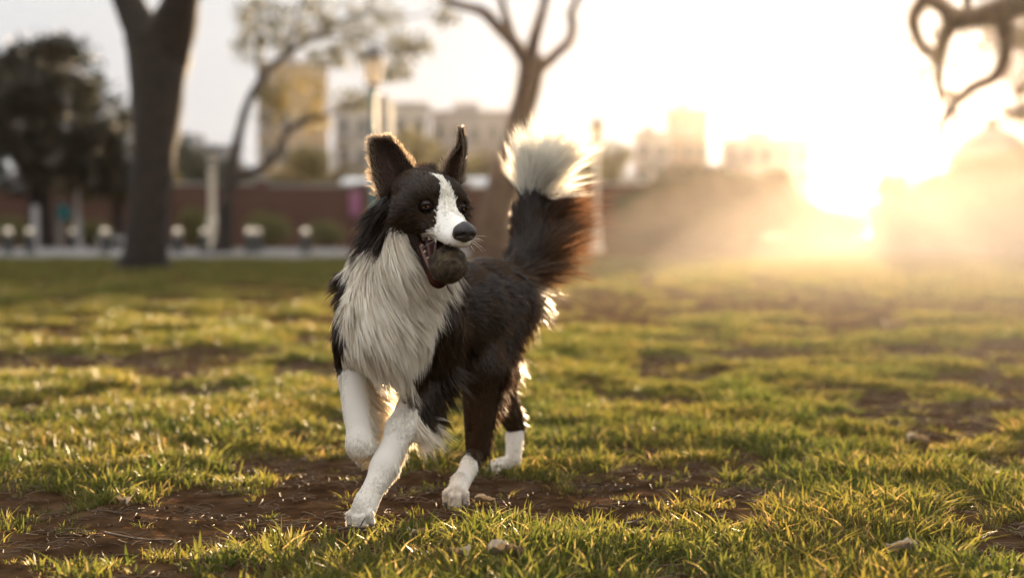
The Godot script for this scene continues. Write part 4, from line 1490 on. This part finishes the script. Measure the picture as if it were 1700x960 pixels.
func build_dog() -> void:
	rng.seed = 77
	swirl.frequency = 14.0
	swirl.fractal_octaves = 2
	locks.frequency = 16.0
	locks.fractal_octaves = 2
	var dog := thing("dog", "black and white long haired dog trotting with a muddy ball in its jaws", "dog", Vector3.ZERO)
	var fb := Vector3(-0.342, 0, 0.94)     # the way the body faces
	var bk := -fb
	var lb := Vector3(0.94, 0, 0.342)      # the dog's left
	var down := Vector3.DOWN
	head_o = at(737, 343, 2.93)
	var f := Vector3(sin(deg_to_rad(33)) * cos(0.25), -sin(0.25), cos(deg_to_rad(33)) * cos(0.25))
	var l := Vector3.UP.cross(f).normalized().rotated(f, -0.05)
	head_b = Basis(l, f.cross(l).normalized(), f)

	# what grows where
	var side := {"flow": bk * 0.8 + down * 0.35, "len": 0.024, "lift": 0.13, "white": 0.0}
	var belly := {"flow": down * 0.8 + bk * 0.6, "len": 0.04, "lift": 0.2, "white": 0.0}
	var shoulder := {"flow": down * 0.9 + bk * 0.35, "len": 0.035, "lift": 0.16, "white": 0.0}
	var bib := {"flow": down * 1.0 + lb * 0.28, "len": 0.055, "lift": 0.15, "white": 1.0}
	var ruff := {"flow": down * 0.9 + bk * 0.5 - lb * 0.15, "len": 0.065, "lift": 0.24, "white": 0.0}
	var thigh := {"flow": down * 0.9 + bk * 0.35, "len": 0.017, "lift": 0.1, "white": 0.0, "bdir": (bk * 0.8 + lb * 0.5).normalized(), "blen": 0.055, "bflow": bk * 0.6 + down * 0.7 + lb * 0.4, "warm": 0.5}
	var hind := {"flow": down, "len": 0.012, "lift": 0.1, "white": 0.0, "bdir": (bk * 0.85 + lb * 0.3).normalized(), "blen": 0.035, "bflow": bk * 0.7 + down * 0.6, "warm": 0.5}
	var hock := {"flow": down, "len": 0.012, "lift": 0.1, "white": 1.0, "bdir": bk, "blen": 0.022, "bflow": bk * 0.6 + down * 0.7}
	var fore := {"flow": down, "len": 0.013, "lift": 0.1, "white": 1.0, "bdir": (bk * 0.75 + lb * 0.65).normalized(), "blen": 0.062, "bflow": lb * 0.75 + bk * 0.6 + down * 0.4, "blift": 0.4}
	var fore_low := {"flow": down, "len": 0.011, "lift": 0.1, "white": 1.0, "bdir": (bk * 0.75 + lb * 0.65).normalized(), "blen": 0.028, "bflow": lb * 0.6 + bk * 0.5 + down * 0.6, "blift": 0.3}
	var fore_b := {"flow": down, "len": 0.013, "lift": 0.1, "white": 1.0, "bdir": (bk * 0.8 + lb * 0.6).normalized(), "blen": 0.06, "bflow": lb * 0.6 + bk * 0.5 + down * 0.6, "blift": 0.35}
	var upper := {"flow": down * 0.9 + bk * 0.3, "len": 0.028, "lift": 0.16, "white": 0.0, "bdir": (bk * 0.8 + lb * 0.4).normalized(), "blen": 0.06, "bflow": lb * 0.5 + bk * 0.6 + down * 0.6, "warm": 0.2}
	var toes := {"flow": down * 0.7 + fb * 0.5, "len": 0.009, "lift": 0.18, "white": 1.0}
	var skull := {"flow": -f * 0.9 + Vector3.UP * 0.1, "len": 0.014, "lift": 0.17, "white": 0.0}
	var cheek := {"flow": -f * 0.8 + down * 0.5 - l * 0.2, "len": 0.032, "lift": 0.26, "white": 0.0}
	var muzzle := {"flow": -f, "len": 0.008, "lift": 0.18, "white": 1.0}
	var jaw := {"flow": -f * 0.4 + down * 0.6, "len": 0.012, "lift": 0.15, "white": 1.0}

	# ---------- trunk, neck, tail and upper legs
	var s := Solid.new()
	s.bone(Vector3(-0.25, 0.44, -3.17), Vector3(-0.13, 0.42, -3.42), 0.088, 0.105, side, 0.05)
	s.bone(Vector3(-0.13, 0.43, -3.42), Vector3(-0.06, 0.445, -3.55), 0.10, 0.082, side, 0.05)
	s.bone(Vector3(-0.06, 0.445, -3.55), Vector3(-0.035, 0.44, -3.62), 0.08, 0.07, side, 0.05)
	s.bone(Vector3(-0.2, 0.365, -3.24), Vector3(-0.075, 0.39, -3.5), 0.07, 0.06, belly, 0.05)
	s.bone(Vector3(-0.252, 0.42, -3.11), Vector3(-0.245, 0.36, -3.13), 0.07, 0.06, bib, 0.05)
	s.bone(Vector3(-0.245, 0.48, -3.13), Vector3(-0.252, 0.42, -3.11), 0.068, 0.07, bib, 0.05)
	s.bone(Vector3(-0.318, 0.48, -3.21), Vector3(-0.325, 0.37, -3.17), 0.045, 0.043, shoulder, 0.05)
	s.bone(Vector3(-0.18, 0.48, -3.24), Vector3(-0.165, 0.42, -3.16), 0.055, 0.05, shoulder, 0.05)
	s.bone(Vector3(-0.165, 0.42, -3.16), Vector3(-0.178, 0.30, -3.22), 0.047, 0.042, upper, 0.04)
	s.bone(Vector3(-0.325, 0.37, -3.17), Vector3(-0.338, 0.325, -3.19), 0.043, 0.038, fore_b, 0.04)
	s.bone(hd(0, 0.0, -0.09), Vector3(-0.25, 0.50, -3.17), 0.058, 0.08, ruff, 0.05)
	s.bone(hd(-0.01, -0.075, -0.07), Vector3(-0.25, 0.46, -3.10), 0.042, 0.066, bib, 0.05)
	# hind quarters
	s.bone(Vector3(-0.015, 0.43, -3.54), Vector3(-0.066, 0.295, -3.38), 0.072, 0.05, thigh, 0.05)
	s.bone(Vector3(-0.12, 0.43, -3.58), Vector3(-0.05, 0.26, -3.66), 0.066, 0.05, thigh, 0.05)
	var knee_c := Vector3(-0.066, 0.295, -3.38)
	var hock_c := at(792, 748, 3.42)
	var knee_d := Vector3(-0.05, 0.26, -3.66)
	var hock_d := at(856, 712, 3.79)
	s.bone(knee_c, hock_c, 0.05, 0.0265, hind, 0.03)
	s.bone(knee_d, hock_d, 0.045, 0.024, hind, 0.03)
	# tail
	var tl := Vector3(0.85, 0.35, 0.1).normalized()
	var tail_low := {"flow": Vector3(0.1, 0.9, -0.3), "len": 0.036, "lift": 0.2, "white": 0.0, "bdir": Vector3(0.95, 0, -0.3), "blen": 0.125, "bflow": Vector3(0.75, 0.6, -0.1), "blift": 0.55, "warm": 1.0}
	var tail_tip := {"flow": Vector3(0.45, 0.75, 0.0), "len": 0.12, "lift": 0.48, "white": 1.0, "bdir": Vector3(0.9, 0.3, 0), "blen": 0.12, "bflow": Vector3(0.9, 0.55, 0), "blift": 0.36}
	s.bone(Vector3(-0.028, 0.455, -3.63), at(878, 425, 3.7), 0.045, 0.036, tail_low, 0.05)
	s.bone(at(878, 425, 3.7), at(886, 358, 3.74), 0.036, 0.044, tail_low, 0.03)
	s.bone(at(884, 320, 3.74), at(902, 272, 3.72), 0.026, 0.013, tail_tip, 0.03)
	# painted patches of the coat: centre, radius, white
	paint = [[at(650, 470, 3.06), 0.085, 1.0], [at(655, 545, 3.05), 0.095, 1.0], [at(640, 610, 3.07), 0.085, 1.0], [at(592, 415, 3.12), 0.055, 1.0], [at(700, 450, 3.05), 0.06, 1.0],
		[at(572, 478, 3.17), 0.07, 0.0], [at(564, 545, 3.17), 0.06, 0.0], [at(556, 590, 3.18), 0.038, 0.0], [at(706, 622, 3.13), 0.052, 0.0], [at(700, 655, 3.16), 0.045, 0.0], [at(716, 640, 3.24), 0.088, 0.0], [at(797, 756, 3.41), 0.044, 0.0], [at(726, 560, 3.2), 0.05, 0.0]]
	var body := s.surface(0.009)

	# ---------- lower legs and paws, on finer cells
	var legs := Solid.new()
	var carp_a := at(637, 775, 3.07)
	var mid_a := Vector3(-0.178, 0.30, -3.22).lerp(carp_a, 0.62)
	legs.bone(Vector3(-0.178, 0.30, -3.22), mid_a, 0.038, 0.029, fore, 0.02)
	legs.bone(mid_a, carp_a, 0.029, 0.0245, fore_low, 0.02)
	legs.bone(carp_a, at(608, 838, 3.01), 0.0235, 0.022, toes, 0.02)
	var claws := paw(legs, at(609, 832, 3.02), Vector3(-0.18, -0.62, 0.76).normalized(), Vector3(-0.25, 0.7, 0.66).normalized(), 0.064, toes)
	var carp_b := at(598, 738, 3.1)
	legs.bone(Vector3(-0.338, 0.325, -3.19), carp_b, 0.034, 0.025, fore_b, 0.02)
	legs.bone(carp_b, at(609, 758, 3.17), 0.025, 0.023, toes, 0.02)
	claws += paw(legs, at(609, 757, 3.17), Vector3(0.22, -0.42, -0.88).normalized(), Vector3(-0.1, -0.9, 0.42).normalized(), 0.056, toes)
	legs.bone(hock_c, at(766, 800, 3.32), 0.0205, 0.019, hock, 0.02)
	claws += paw(legs, at(764, 800, 3.31), Vector3(-0.16, -0.62, 0.77).normalized(), Vector3(-0.1, 0.77, 0.63).normalized(), 0.064, toes)
	legs.bone(hock_d, at(852, 765, 3.75), 0.022, 0.019, hock, 0.02)
	claws += paw(legs, at(849, 770, 3.74), Vector3(-0.88, -0.16, 0.44).normalized(), Vector3(-0.1, 0.98, 0.1).normalized(), 0.06, toes)
	var leg_surf := legs.surface(0.0036)

	# ---------- head
	var h := Solid.new()
	h.bone(hd(-0.018, 0.004, -0.038), hd(-0.02, 0.006, -0.085), 0.047, 0.046, skull, 0.02)
	h.bone(hd(0.018, 0.004, -0.038), hd(0.02, 0.006, -0.085), 0.047, 0.046, skull, 0.02)
	for e in [-1.0, 1.0]:
		h.bone(hd(e * 0.026, 0.014, -0.018), hd(e * 0.036, 0.008, -0.022), 0.02, 0.017, skull, 0.02)           # brow
		h.bone(hd(e * 0.042, -0.022, -0.03), hd(e * 0.045, -0.035, -0.06), 0.024, 0.028, cheek, 0.025)         # cheek
		h.bone(hd(e * 0.021, -0.036, -0.010), hd(e * 0.012, -0.047, 0.068), 0.0215, 0.0165, muzzle, 0.014)          # upper lip
		h.bone(hd(e * 0.034, -0.04, -0.035), hd(e * 0.02, -0.036, 0.005), 0.018, 0.017, cheek, 0.02)
		h.bone(hd(e * 0.039, -0.045, -0.055), hd(e * 0.030, -0.078, -0.032), 0.016, 0.011, cheek, 0.012)           # corner of the mouth
		h.bone(hd(e * 0.030, -0.078, -0.032), hd(e * 0.011, -0.142, 0.026), 0.0105, 0.0085, jaw, 0.01)           # lower jaw
	h.bone(hd(0, -0.018, -0.005), hd(0, -0.034, 0.074), 0.028, 0.0185, muzzle, 0.02)
	h.bone(hd(0, -0.004, 0.0), hd(0, -0.0235, 0.077), 0.0135, 0.012, muzzle, 0.015)
	h.bone(hd(0, -0.146, 0.029), hd(0, -0.139, 0.023), 0.012, 0.012, jaw, 0.012)
	h.bone(hd(0, -0.088, -0.05), hd(0, -0.137, 0.008), 0.018, 0.010, jaw, 0.015)
	for e in [-1.0, 1.0]:
		h.bone(hd(e * 0.041, -0.002, 0.001), hd(e * 0.05, -0.004, 0.012), 0.0125, 0.012, {}, 0.008, true)                 # eye sockets
		h.bone(hd(e * 0.012, -0.064, -0.03), hd(e * 0.008, -0.071, 0.07), 0.010, 0.008, {}, 0.01, true)                 # palate
	var head := h.surface(0.0033)

	# ---------- one continuous skin
	var mb := MB.new()
	for e in [[body, s, false], [leg_surf, legs, false], [head, h, true]]:
		var surf: Dictionary = e[0]
		var k := mb.v.size()
		for i in surf.v.size():
			var p: Vector3 = surf.v[i]
			var hr: Array = e[1].hair_at(p, surf.n[i])
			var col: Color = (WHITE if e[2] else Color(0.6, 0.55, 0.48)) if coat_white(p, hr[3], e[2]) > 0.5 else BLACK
			if e[2]:
				var q := head_local(p)
				if in_mouth(q):
					col = Color(0.05, 0.019, 0.014)
				elif lip(q):
					col = Color(0.03, 0.018, 0.015)
				elif (Vector3(absf(q.x), q.y, q.z) - Vector3(0.041, -0.001, 0.004)).length() < 0.016:
					col = Color(0.012, 0.008, 0.006)
			mb.vert(p, surf.n[i], col)
		for i in surf.ix:
			mb.ix.append(i + k)
	part("body", mb.commit(), M.hide, dog)

	# ---------- coat
	var all := func(_p, _n): return true
	var hair := Hair.new()
	hair.r.seed = 5
	var not_face := func(p, _n):
		var q := head_local(p)
		if Vector2(q.z + 0.032, q.y + 0.078).dot(Vector2(0.80, 0.60)) > -0.022 and q.y > -0.2:
			return false
		return not (q.z > -0.075 and q.y > -0.06 and absf(q.x) < 0.075 and q.y < 0.06)
	grow(hair, s, body, 25000, 6, false, 0.00115, not_face)
	var near_tip := func(p, _n): return (p - at(900, 280, 3.73)).length() < 0.075
	grow(hair, s, body, 95000, 5, false, 0.0010, near_tip)
	var near_bib := func(p, _n): return (p - at(645, 520, 3.08)).length() < 0.19 and p.z > -3.17 and coat_white(p, s.hair_at(p, _n)[3], false) > 0.5 and not_face.call(p, _n)
	var bibfur := Hair.new()
	bibfur.r.seed = 15
	grow(bibfur, s, body, 22000, 7, false, 0.00105, near_bib)
	part("chest_fur", bibfur.commit(), M.chest_fur, dog).set_meta("kind", "stuff")
	var coat := part("coat", hair.commit(), M.fur, dog)
	coat.set_meta("kind", "stuff")
	hair = Hair.new()
	hair.r.seed = 6
	grow(hair, legs, leg_surf, 15000, 7, false, 0.0011, all)
	part("leg_fur", hair.commit(), M.fur, dog).set_meta("kind", "stuff")
	hair = Hair.new()
	hair.r.seed = 7
	var face_ok := func(p, _n):
		var q := head_local(p)
		if in_mouth(q) or lip(q):
			return false
		if (Vector3(absf(q.x), q.y, q.z) - Vector3(0.043, -0.001, 0.007)).length() < 0.0125:
			return false
		return (q - Vector3(0, -0.03, 0.091)).length() > 0.0205
	grow(hair, h, head, 9500, 6, true, 0.0009, face_ok)
	part("face_fur", hair.commit(), M.fur, dog).set_meta("kind", "stuff")

	# ---------- claws
	for e in claws:
		mb = MB.new()
		mb.cone(e[0], e[1], e[2])
		part("claw", mb.commit(), M.claw, dog)

	# ---------- eyes
	for e in [-1.0, 1.0]:
		var c := hd(e * 0.0385, -0.001, -0.003)
		var look: Vector3 = (f * 0.86 + l * e * 0.5).normalized()
		if e > 0:
			look = (f * 0.8 + l * e * 0.6).normalized()
		mb = MB.new()
		var bas := Basis(Quaternion(Vector3.UP, look))
		var rings := 18
		var base := mb.v.size()
		for i in rings + 1:
			var th := PI * i / rings
			for k in 24:
				var dd := bas * Vector3(sin(th) * cos(TAU * k / 24.0), cos(th), sin(th) * sin(TAU * k / 24.0))
				var col := Color(0.05, 0.035, 0.03)
				if th < 0.24:
					col = Color(0.004, 0.003, 0.003)
				elif th < 0.62:
					col = Color(0.16, 0.075, 0.026)
				elif th < 0.75:
					col = Color(0.015, 0.009, 0.007)
				mb.vert(c + dd * 0.0118, dd, col)
		for i in rings:
			for k in 24:
				var a := base + i * 24 + k
				var b := base + i * 24 + (k + 1) % 24
				mb.face(a, b, b + 24)
				mb.face(a, b + 24, a + 24)
		var eye := part("eye", mb.commit(), M.eye_gloss, dog)
		# eyelid rim: an almond of dark skin
		mb = MB.new()
		var path := []
		var rr := []
		var xx: Vector3 = look.cross(Vector3.UP).normalized()
		var yy: Vector3 = xx.cross(look).normalized()
		for k in 17:
			var t := TAU * k / 16.0
			var o: Vector3 = xx * cos(t) * 0.0100 + yy * (sin(t) * (0.0052 if sin(t) > 0 else 0.0047) - 0.0007 + cos(t) * 0.0012 * e)
			path.append(c + look * sqrt(maxf(0.0129 * 0.0129 - o.length_squared(), 0.0)) + o)
			rr.append(0.0022)
		mb.tube(path, rr, 6, 2, Color(0.012, 0.009, 0.008))
		part("eyelid", mb.commit(), M.hide, eye)

	# ---------- nose
	var ns := Solid.new()
	ns.bone(hd(-0.0105, -0.0275, 0.09), hd(0.0105, -0.0275, 0.09), 0.0135, 0.0135, {}, 0.007)
	ns.bone(hd(0, -0.0205, 0.087), hd(0, -0.0385, 0.093), 0.0125, 0.0095, {}, 0.007)
	ns.bone(hd(-0.013, -0.0355, 0.088), hd(0.013, -0.0355, 0.088), 0.0095, 0.0095, {}, 0.006)
	for e in [-1.0, 1.0]:
		ns.bone(hd(e * 0.0085, -0.0315, 0.1055), hd(e * 0.019, -0.0355, 0.097), 0.004, 0.0028, {}, 0.004, true)
	ns.bone(hd(0, -0.0305, 0.1062), hd(0, -0.0485, 0.104), 0.0013, 0.0013, {}, 0.002, true)
	var nsurf := ns.surface(0.0013)
	mb = MB.new()
	mb.v = nsurf.v
	mb.n = nsurf.n
	mb.ix = nsurf.ix
	mb.c.resize(mb.v.size())
	mb.c.fill(Color.WHITE)
	part("nose", mb.commit(), M.wet_black, dog)

	# ---------- tongue, gums and teeth
	var tg := Solid.new()
	tg.bone(hd(0, -0.075, -0.035), hd(-0.004, -0.115, -0.008), 0.016, 0.013, {}, 0.01)
	tg.bone(hd(-0.004, -0.115, -0.008), hd(-0.003, -0.135, 0.008), 0.012, 0.008, {}, 0.01)
	var ts := tg.surface(0.003)
	mb = MB.new()
	mb.v = ts.v
	mb.n = ts.n
	mb.ix = ts.ix
	mb.c.resize(mb.v.size())
	mb.c.fill(Color(0.14, 0.045, 0.033))
	part("tongue", mb.commit(), M.mouth_flesh, dog)
	var in_jaw := Vector3(0, 0.60, 0.80)
	for e in [-1.0, 1.0]:
		mb = MB.new()
		mb.tube([hd(e * 0.029, -0.075, -0.027), hd(e * 0.020, -0.110, 0.004), hd(e * 0.010, -0.139, 0.032)], [0.006, 0.0065, 0.006], 8, 4, Color(0.13, 0.045, 0.03))
		part("gum", mb.commit(), M.mouth_flesh, dog)
		for k in [[0.18, 0.006, 0.0042], [0.34, 0.0075, 0.0048], [0.5, 0.007, 0.0042], [0.66, 0.005, 0.0032], [0.97, 0.017, 0.0042]]:
			var b0 := hd(e * 0.029, -0.075, -0.027).lerp(hd(e * 0.010, -0.139, 0.032), k[0])
			mb = MB.new()
			mb.cone(b0 + head_b * (in_jaw * 0.003), b0 + head_b * ((in_jaw + Vector3(e * 0.12, 0, 0)) * (k[1] + 0.005)), k[2])
			part("tooth", mb.commit(), M.tooth, dog)
		for k in [[0.023, -0.06, 0.03, 0.007, 0.0045], [0.028, -0.058, 0.012, 0.008, 0.005], [0.031, -0.056, -0.006, 0.008, 0.0055]]:
			mb = MB.new()
			mb.cone(hd(e * k[0], k[1] + 0.004, k[2]), hd(e * k[0] * 1.03, k[1] - k[3], k[2] + 0.002), k[4])
			part("tooth", mb.commit(), M.tooth, dog)

	# ---------- whiskers
	hair = Hair.new()
	hair.r.seed = 9
	for k in 26:
		var e := 1.0 if k % 3 else -1.0
		var p := hd(e * 0.024, -0.042 - 0.004 * (k % 4), 0.045 + 0.006 * (k % 5))
		var d := (head_b * Vector3(e * 0.95, -0.75 + 0.27 * (k % 5), 0.55 - 0.3 * (k % 4))).normalized()
		var len_ := hair.r.randf_range(0.025, 0.055)
		hair.strand(p, p + d * len_ * 0.55 + Vector3.UP * 0.003, p + d * len_ - Vector3.UP * 0.006, f, 0.0006, Color(0.7, 0.66, 0.6), Color(0.7, 0.66, 0.6))
	part("whiskers", hair.commit(), M.fur, dog).set_meta("kind", "stuff")

	build_ears(dog)
	build_ball()


func in_mouth(q: Vector3) -> bool:
	# between the upper jaw's underside and the lower jaw's inner side
	if q.y > -0.055 or q.z < -0.05 or q.z > 0.08:
		return false
	var inner := Vector2(q.z + 0.032, q.y + 0.078).dot(Vector2(0.80, 0.60))   # in front of the jaw line is inside
	return inner > 0.0 and absf(q.x) < 0.023

func lip(q: Vector3) -> bool:
	if q.z > -0.05 and q.z < 0.08 and q.y < -0.058 - 0.06 * maxf(q.z, 0.0) and q.y > -0.072:
		return true
	if q.y < -0.066 and q.y > -0.162:
		return Vector2(q.z + 0.032, q.y + 0.078).dot(Vector2(0.80, 0.60)) > -0.006
	return false


# the ears: curved flaps with thickness, dark inside, long hair along their rims
func build_ears(dog: Node3D) -> void:
	var specs := [
		# left edge, right edge (pixel pairs from base to tip), distance, how deep the cup is
		[[[632, 330], [621, 300], [615, 272], [613, 249], [616, 232]], [[699, 298], [687, 278], [674, 259], [662, 243], [648, 230]], 3.0, 0.026, 1],
		[[[734, 292], [742, 270], [753, 255], [762, 240], [765, 216]], [[764, 308], [769, 280], [772, 254], [771, 233], [767, 215]], 3.015, 0.02, 2]]
	for sp in specs:
		var le: Array = sp[0]
		var re: Array = sp[1]
		var nu := 14
		var nv := 20
		var grid := []
		for j in nv + 1:
			var t := float(j) / nv * (le.size() - 1)
			var k := mini(int(t), le.size() - 2)
			var fr := t - k
			var a0 := Vector2(le[k][0], le[k][1]).cubic_interpolate(Vector2(le[k + 1][0], le[k + 1][1]), Vector2(le[maxi(k - 1, 0)][0], le[maxi(k - 1, 0)][1]), Vector2(le[mini(k + 2, le.size() - 1)][0], le[mini(k + 2, le.size() - 1)][1]), fr)
			var a1 := Vector2(re[k][0], re[k][1]).cubic_interpolate(Vector2(re[k + 1][0], re[k + 1][1]), Vector2(re[maxi(k - 1, 0)][0], re[maxi(k - 1, 0)][1]), Vector2(re[mini(k + 2, re.size() - 1)][0], re[mini(k + 2, re.size() - 1)][1]), fr)
			var v := float(j) / nv
			for i in nu + 1:
				var u := float(i) / nu
				var q := a0.lerp(a1, u)
				var deep: float = sp[2] + sp[3] * sin(PI * u) * (1.0 - 0.45 * v) - 0.012 * v + (0.012 * (u - 0.5) if sp[4] == 1 else -0.02 * (u - 0.5))
				grid.append(at(q.x, q.y, deep))
		if sp[4] == 1:   # the tip is folded back behind the upper rim
			nv += 5
			for j in range(1, 6):
				for i in nu + 1:
					var p: Vector3 = grid[20 * (nu + 1) + i]
					grid.append(p + Vector3(0, 0.006 * sin(j * 0.9) - 0.0035 * j, -0.007 * j))
		var mb := MB.new()
		var w := nu + 1
		for sheet in 2:
			var base := mb.v.size()
			for j in nv + 1:
				for i in w:
					var p: Vector3 = grid[j * w + i]
					var du: Vector3 = grid[j * w + mini(i + 1, nu)] - grid[j * w + maxi(i - 1, 0)]
					var dv: Vector3 = grid[mini(j + 1, nv) * w + i] - grid[maxi(j - 1, 0) * w + i]
					var nn := du.cross(dv).normalized()   # towards the camera side
					if j > 20:
						nn = nn if nn.y > 0 else nn
					var edge := minf(minf(i, nu - i) / 2.0, 1.0)
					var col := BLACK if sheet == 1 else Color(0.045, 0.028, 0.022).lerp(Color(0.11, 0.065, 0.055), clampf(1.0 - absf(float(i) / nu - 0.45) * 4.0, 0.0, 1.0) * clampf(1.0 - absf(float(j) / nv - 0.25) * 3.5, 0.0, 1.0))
					mb.vert(p + nn * (0.0018 if sheet == 0 else -0.0018) * edge, nn if sheet == 0 else -nn, col)
			for j in nv:
				for i in nu:
					var a := base + j * w + i
					mb.face(a, a + 1, a + w + 1)
					mb.face(a, a + w + 1, a + w)
		var ear := part("ear", mb.commit(), M.hide, dog)
		# hair: short inside, long along the rim
		var hair := Hair.new()
		hair.r.seed = 60 + sp[4]
		var r := hair.r
		for k in 5200:
			var j := r.randi() % nv
			var i := r.randi() % nu
			var p: Vector3 = (grid[j * w + i] as Vector3).lerp(grid[(j + 1) * w + i + 1], r.randf()) + ((grid[j * w + i + 1] as Vector3) - grid[j * w + i]) * r.randf_range(-0.5, 0.5)
			var du: Vector3 = (grid[j * w + mini(i + 1, nu)] - grid[j * w + maxi(i - 1, 0)])
			var dv: Vector3 = (grid[mini(j + 1, nv) * w + i] - grid[maxi(j - 1, 0) * w + i])
			var nn := du.cross(dv).normalized()
			var back := r.randf() < 0.6
			if back:
				nn = -nn
			var u := float(i) / nu
			var outward := du.normalized() * (u - 0.5) * 1.6
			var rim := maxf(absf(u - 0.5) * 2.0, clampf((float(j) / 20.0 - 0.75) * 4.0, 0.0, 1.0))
			var len_ := lerpf(0.007, 0.013, rim * rim) * r.randf_range(0.7, 1.3)
			if float(j) / nv < 0.25:
				len_ *= 1.5
			var d := (dv.normalized() * 0.75 + outward * (0.4 + 0.6 * rim) + nn * 0.25 + Vector3(r.randfn(), r.randfn(), r.randfn()) * 0.12).normalized()
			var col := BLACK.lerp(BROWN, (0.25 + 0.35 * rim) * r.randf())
			if sp[4] == 2 and not back:
				col = BLACK.lerp(BROWN, 0.5)
			var tipc := col.lerp(Color(0.8, 0.64, 0.46), 0.95 * rim * rim * rim)  # pale rim tips: the glow of the low sun painted into the hair
			p += nn * 0.001
			hair.strand(p, p + d * len_ * 0.55, p + d * len_ + nn * 0.001, nn, 0.0009, col, tipc)
		part("ear_fur", hair.commit(), M.fur, ear).set_meta("kind", "stuff")
	# tuft on the poll between the ears
	var hair := Hair.new()
	hair.r.seed = 70
	for k in 420:
		var p := at(hair.r.randf_range(696, 722), hair.r.randf_range(280, 288), hair.r.randf_range(3.0, 3.04))
		var d := Vector3(hair.r.randfn() * 0.25, 1.0, -0.35 + hair.r.randfn() * 0.2).normalized()
		var len_ := hair.r.randf_range(0.008, 0.019)
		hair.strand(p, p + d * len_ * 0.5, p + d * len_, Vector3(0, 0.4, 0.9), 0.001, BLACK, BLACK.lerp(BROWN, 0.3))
	part("poll_tuft", hair.commit(), M.fur, dog).set_meta("kind", "stuff")


func build_ball() -> void:
	var c := hd(0.004, -0.1045, 0.046)
	var t := thing("ball", "muddy brown ball gripped in the dog's open jaws", "ball", c)
	var mb := MB.new()
	var f := FastNoiseLite.new()
	f.frequency = 60.0
	f.fractal_octaves = 3
	var r0 := 0.0365
	var rings := 40
	var sides := 56
	var axis := (head_b * Vector3(-0.35, -0.2, 0.9)).normalized()
	for i in rings + 1:
		var th := PI * i / rings
		for k in sides:
			var d := Vector3(sin(th) * cos(TAU * k / sides), cos(th), sin(th) * sin(TAU * k / sides))
			var a := d.dot(axis)
			var seam := exp(-pow((a - 0.72) / 0.035, 2.0))
			var mud := clampf(f.get_noise_3dv(d * 0.03) * 1.5 + 0.5, 0.0, 1.0)
			var rr := r0 * (1.0 + 0.035 * f.get_noise_3dv(d * 0.034) + 0.015 * mud - 0.03 * seam)
			if d.y < -0.75:
				rr *= 1.0 + 0.12 * clampf(f.get_noise_3dv(d * 0.02 + Vector3.ONE), 0.0, 1.0)
			var col := Color(0.11, 0.08, 0.042).lerp(Color(0.022, 0.014, 0.009), mud).lerp(Color(0.17, 0.13, 0.07), seam * 0.8)
			mb.vert(d * rr, d, col)
	for i in rings:
		for k in sides:
			var a := i * sides + k
			var b := i * sides + (k + 1) % sides
			if i > 0:
				mb.face(a, b, b + sides)
			if i < rings - 1:
				mb.face(a, b + sides, a + sides)
	part("felt", mb.commit(), M.mud_felt, t)
	var hair := Hair.new()
	hair.r.seed = 90
	for k in 4200:
		var d := Vector3(hair.r.randfn(), hair.r.randfn(), hair.r.randfn()).normalized()
		var p := d * r0 * 0.99
		var q := (d + Vector3(hair.r.randfn(), hair.r.randfn(), hair.r.randfn()) * 0.7).normalized()
		var le := hair.r.randf_range(0.002, 0.005)
		hair.strand(p, p + q * le * 0.5, p + q * le, d, 0.0007, Color(0.06, 0.042, 0.024), Color(0.12, 0.085, 0.045))
	part("fuzz", hair.commit(), M.fur, t).set_meta("kind", "stuff")
	mb = MB.new()
	mb.tube([Vector3(-0.004, -r0 * 0.9, 0.01), Vector3(0.0, -r0 * 1.25, 0.012), Vector3(0.010, -r0 * 1.62, 0.012)], [0.0011, 0.0013, 0.0006], 5, 4)
	part("grass_stalk", mb.commit(), M.twig, t)
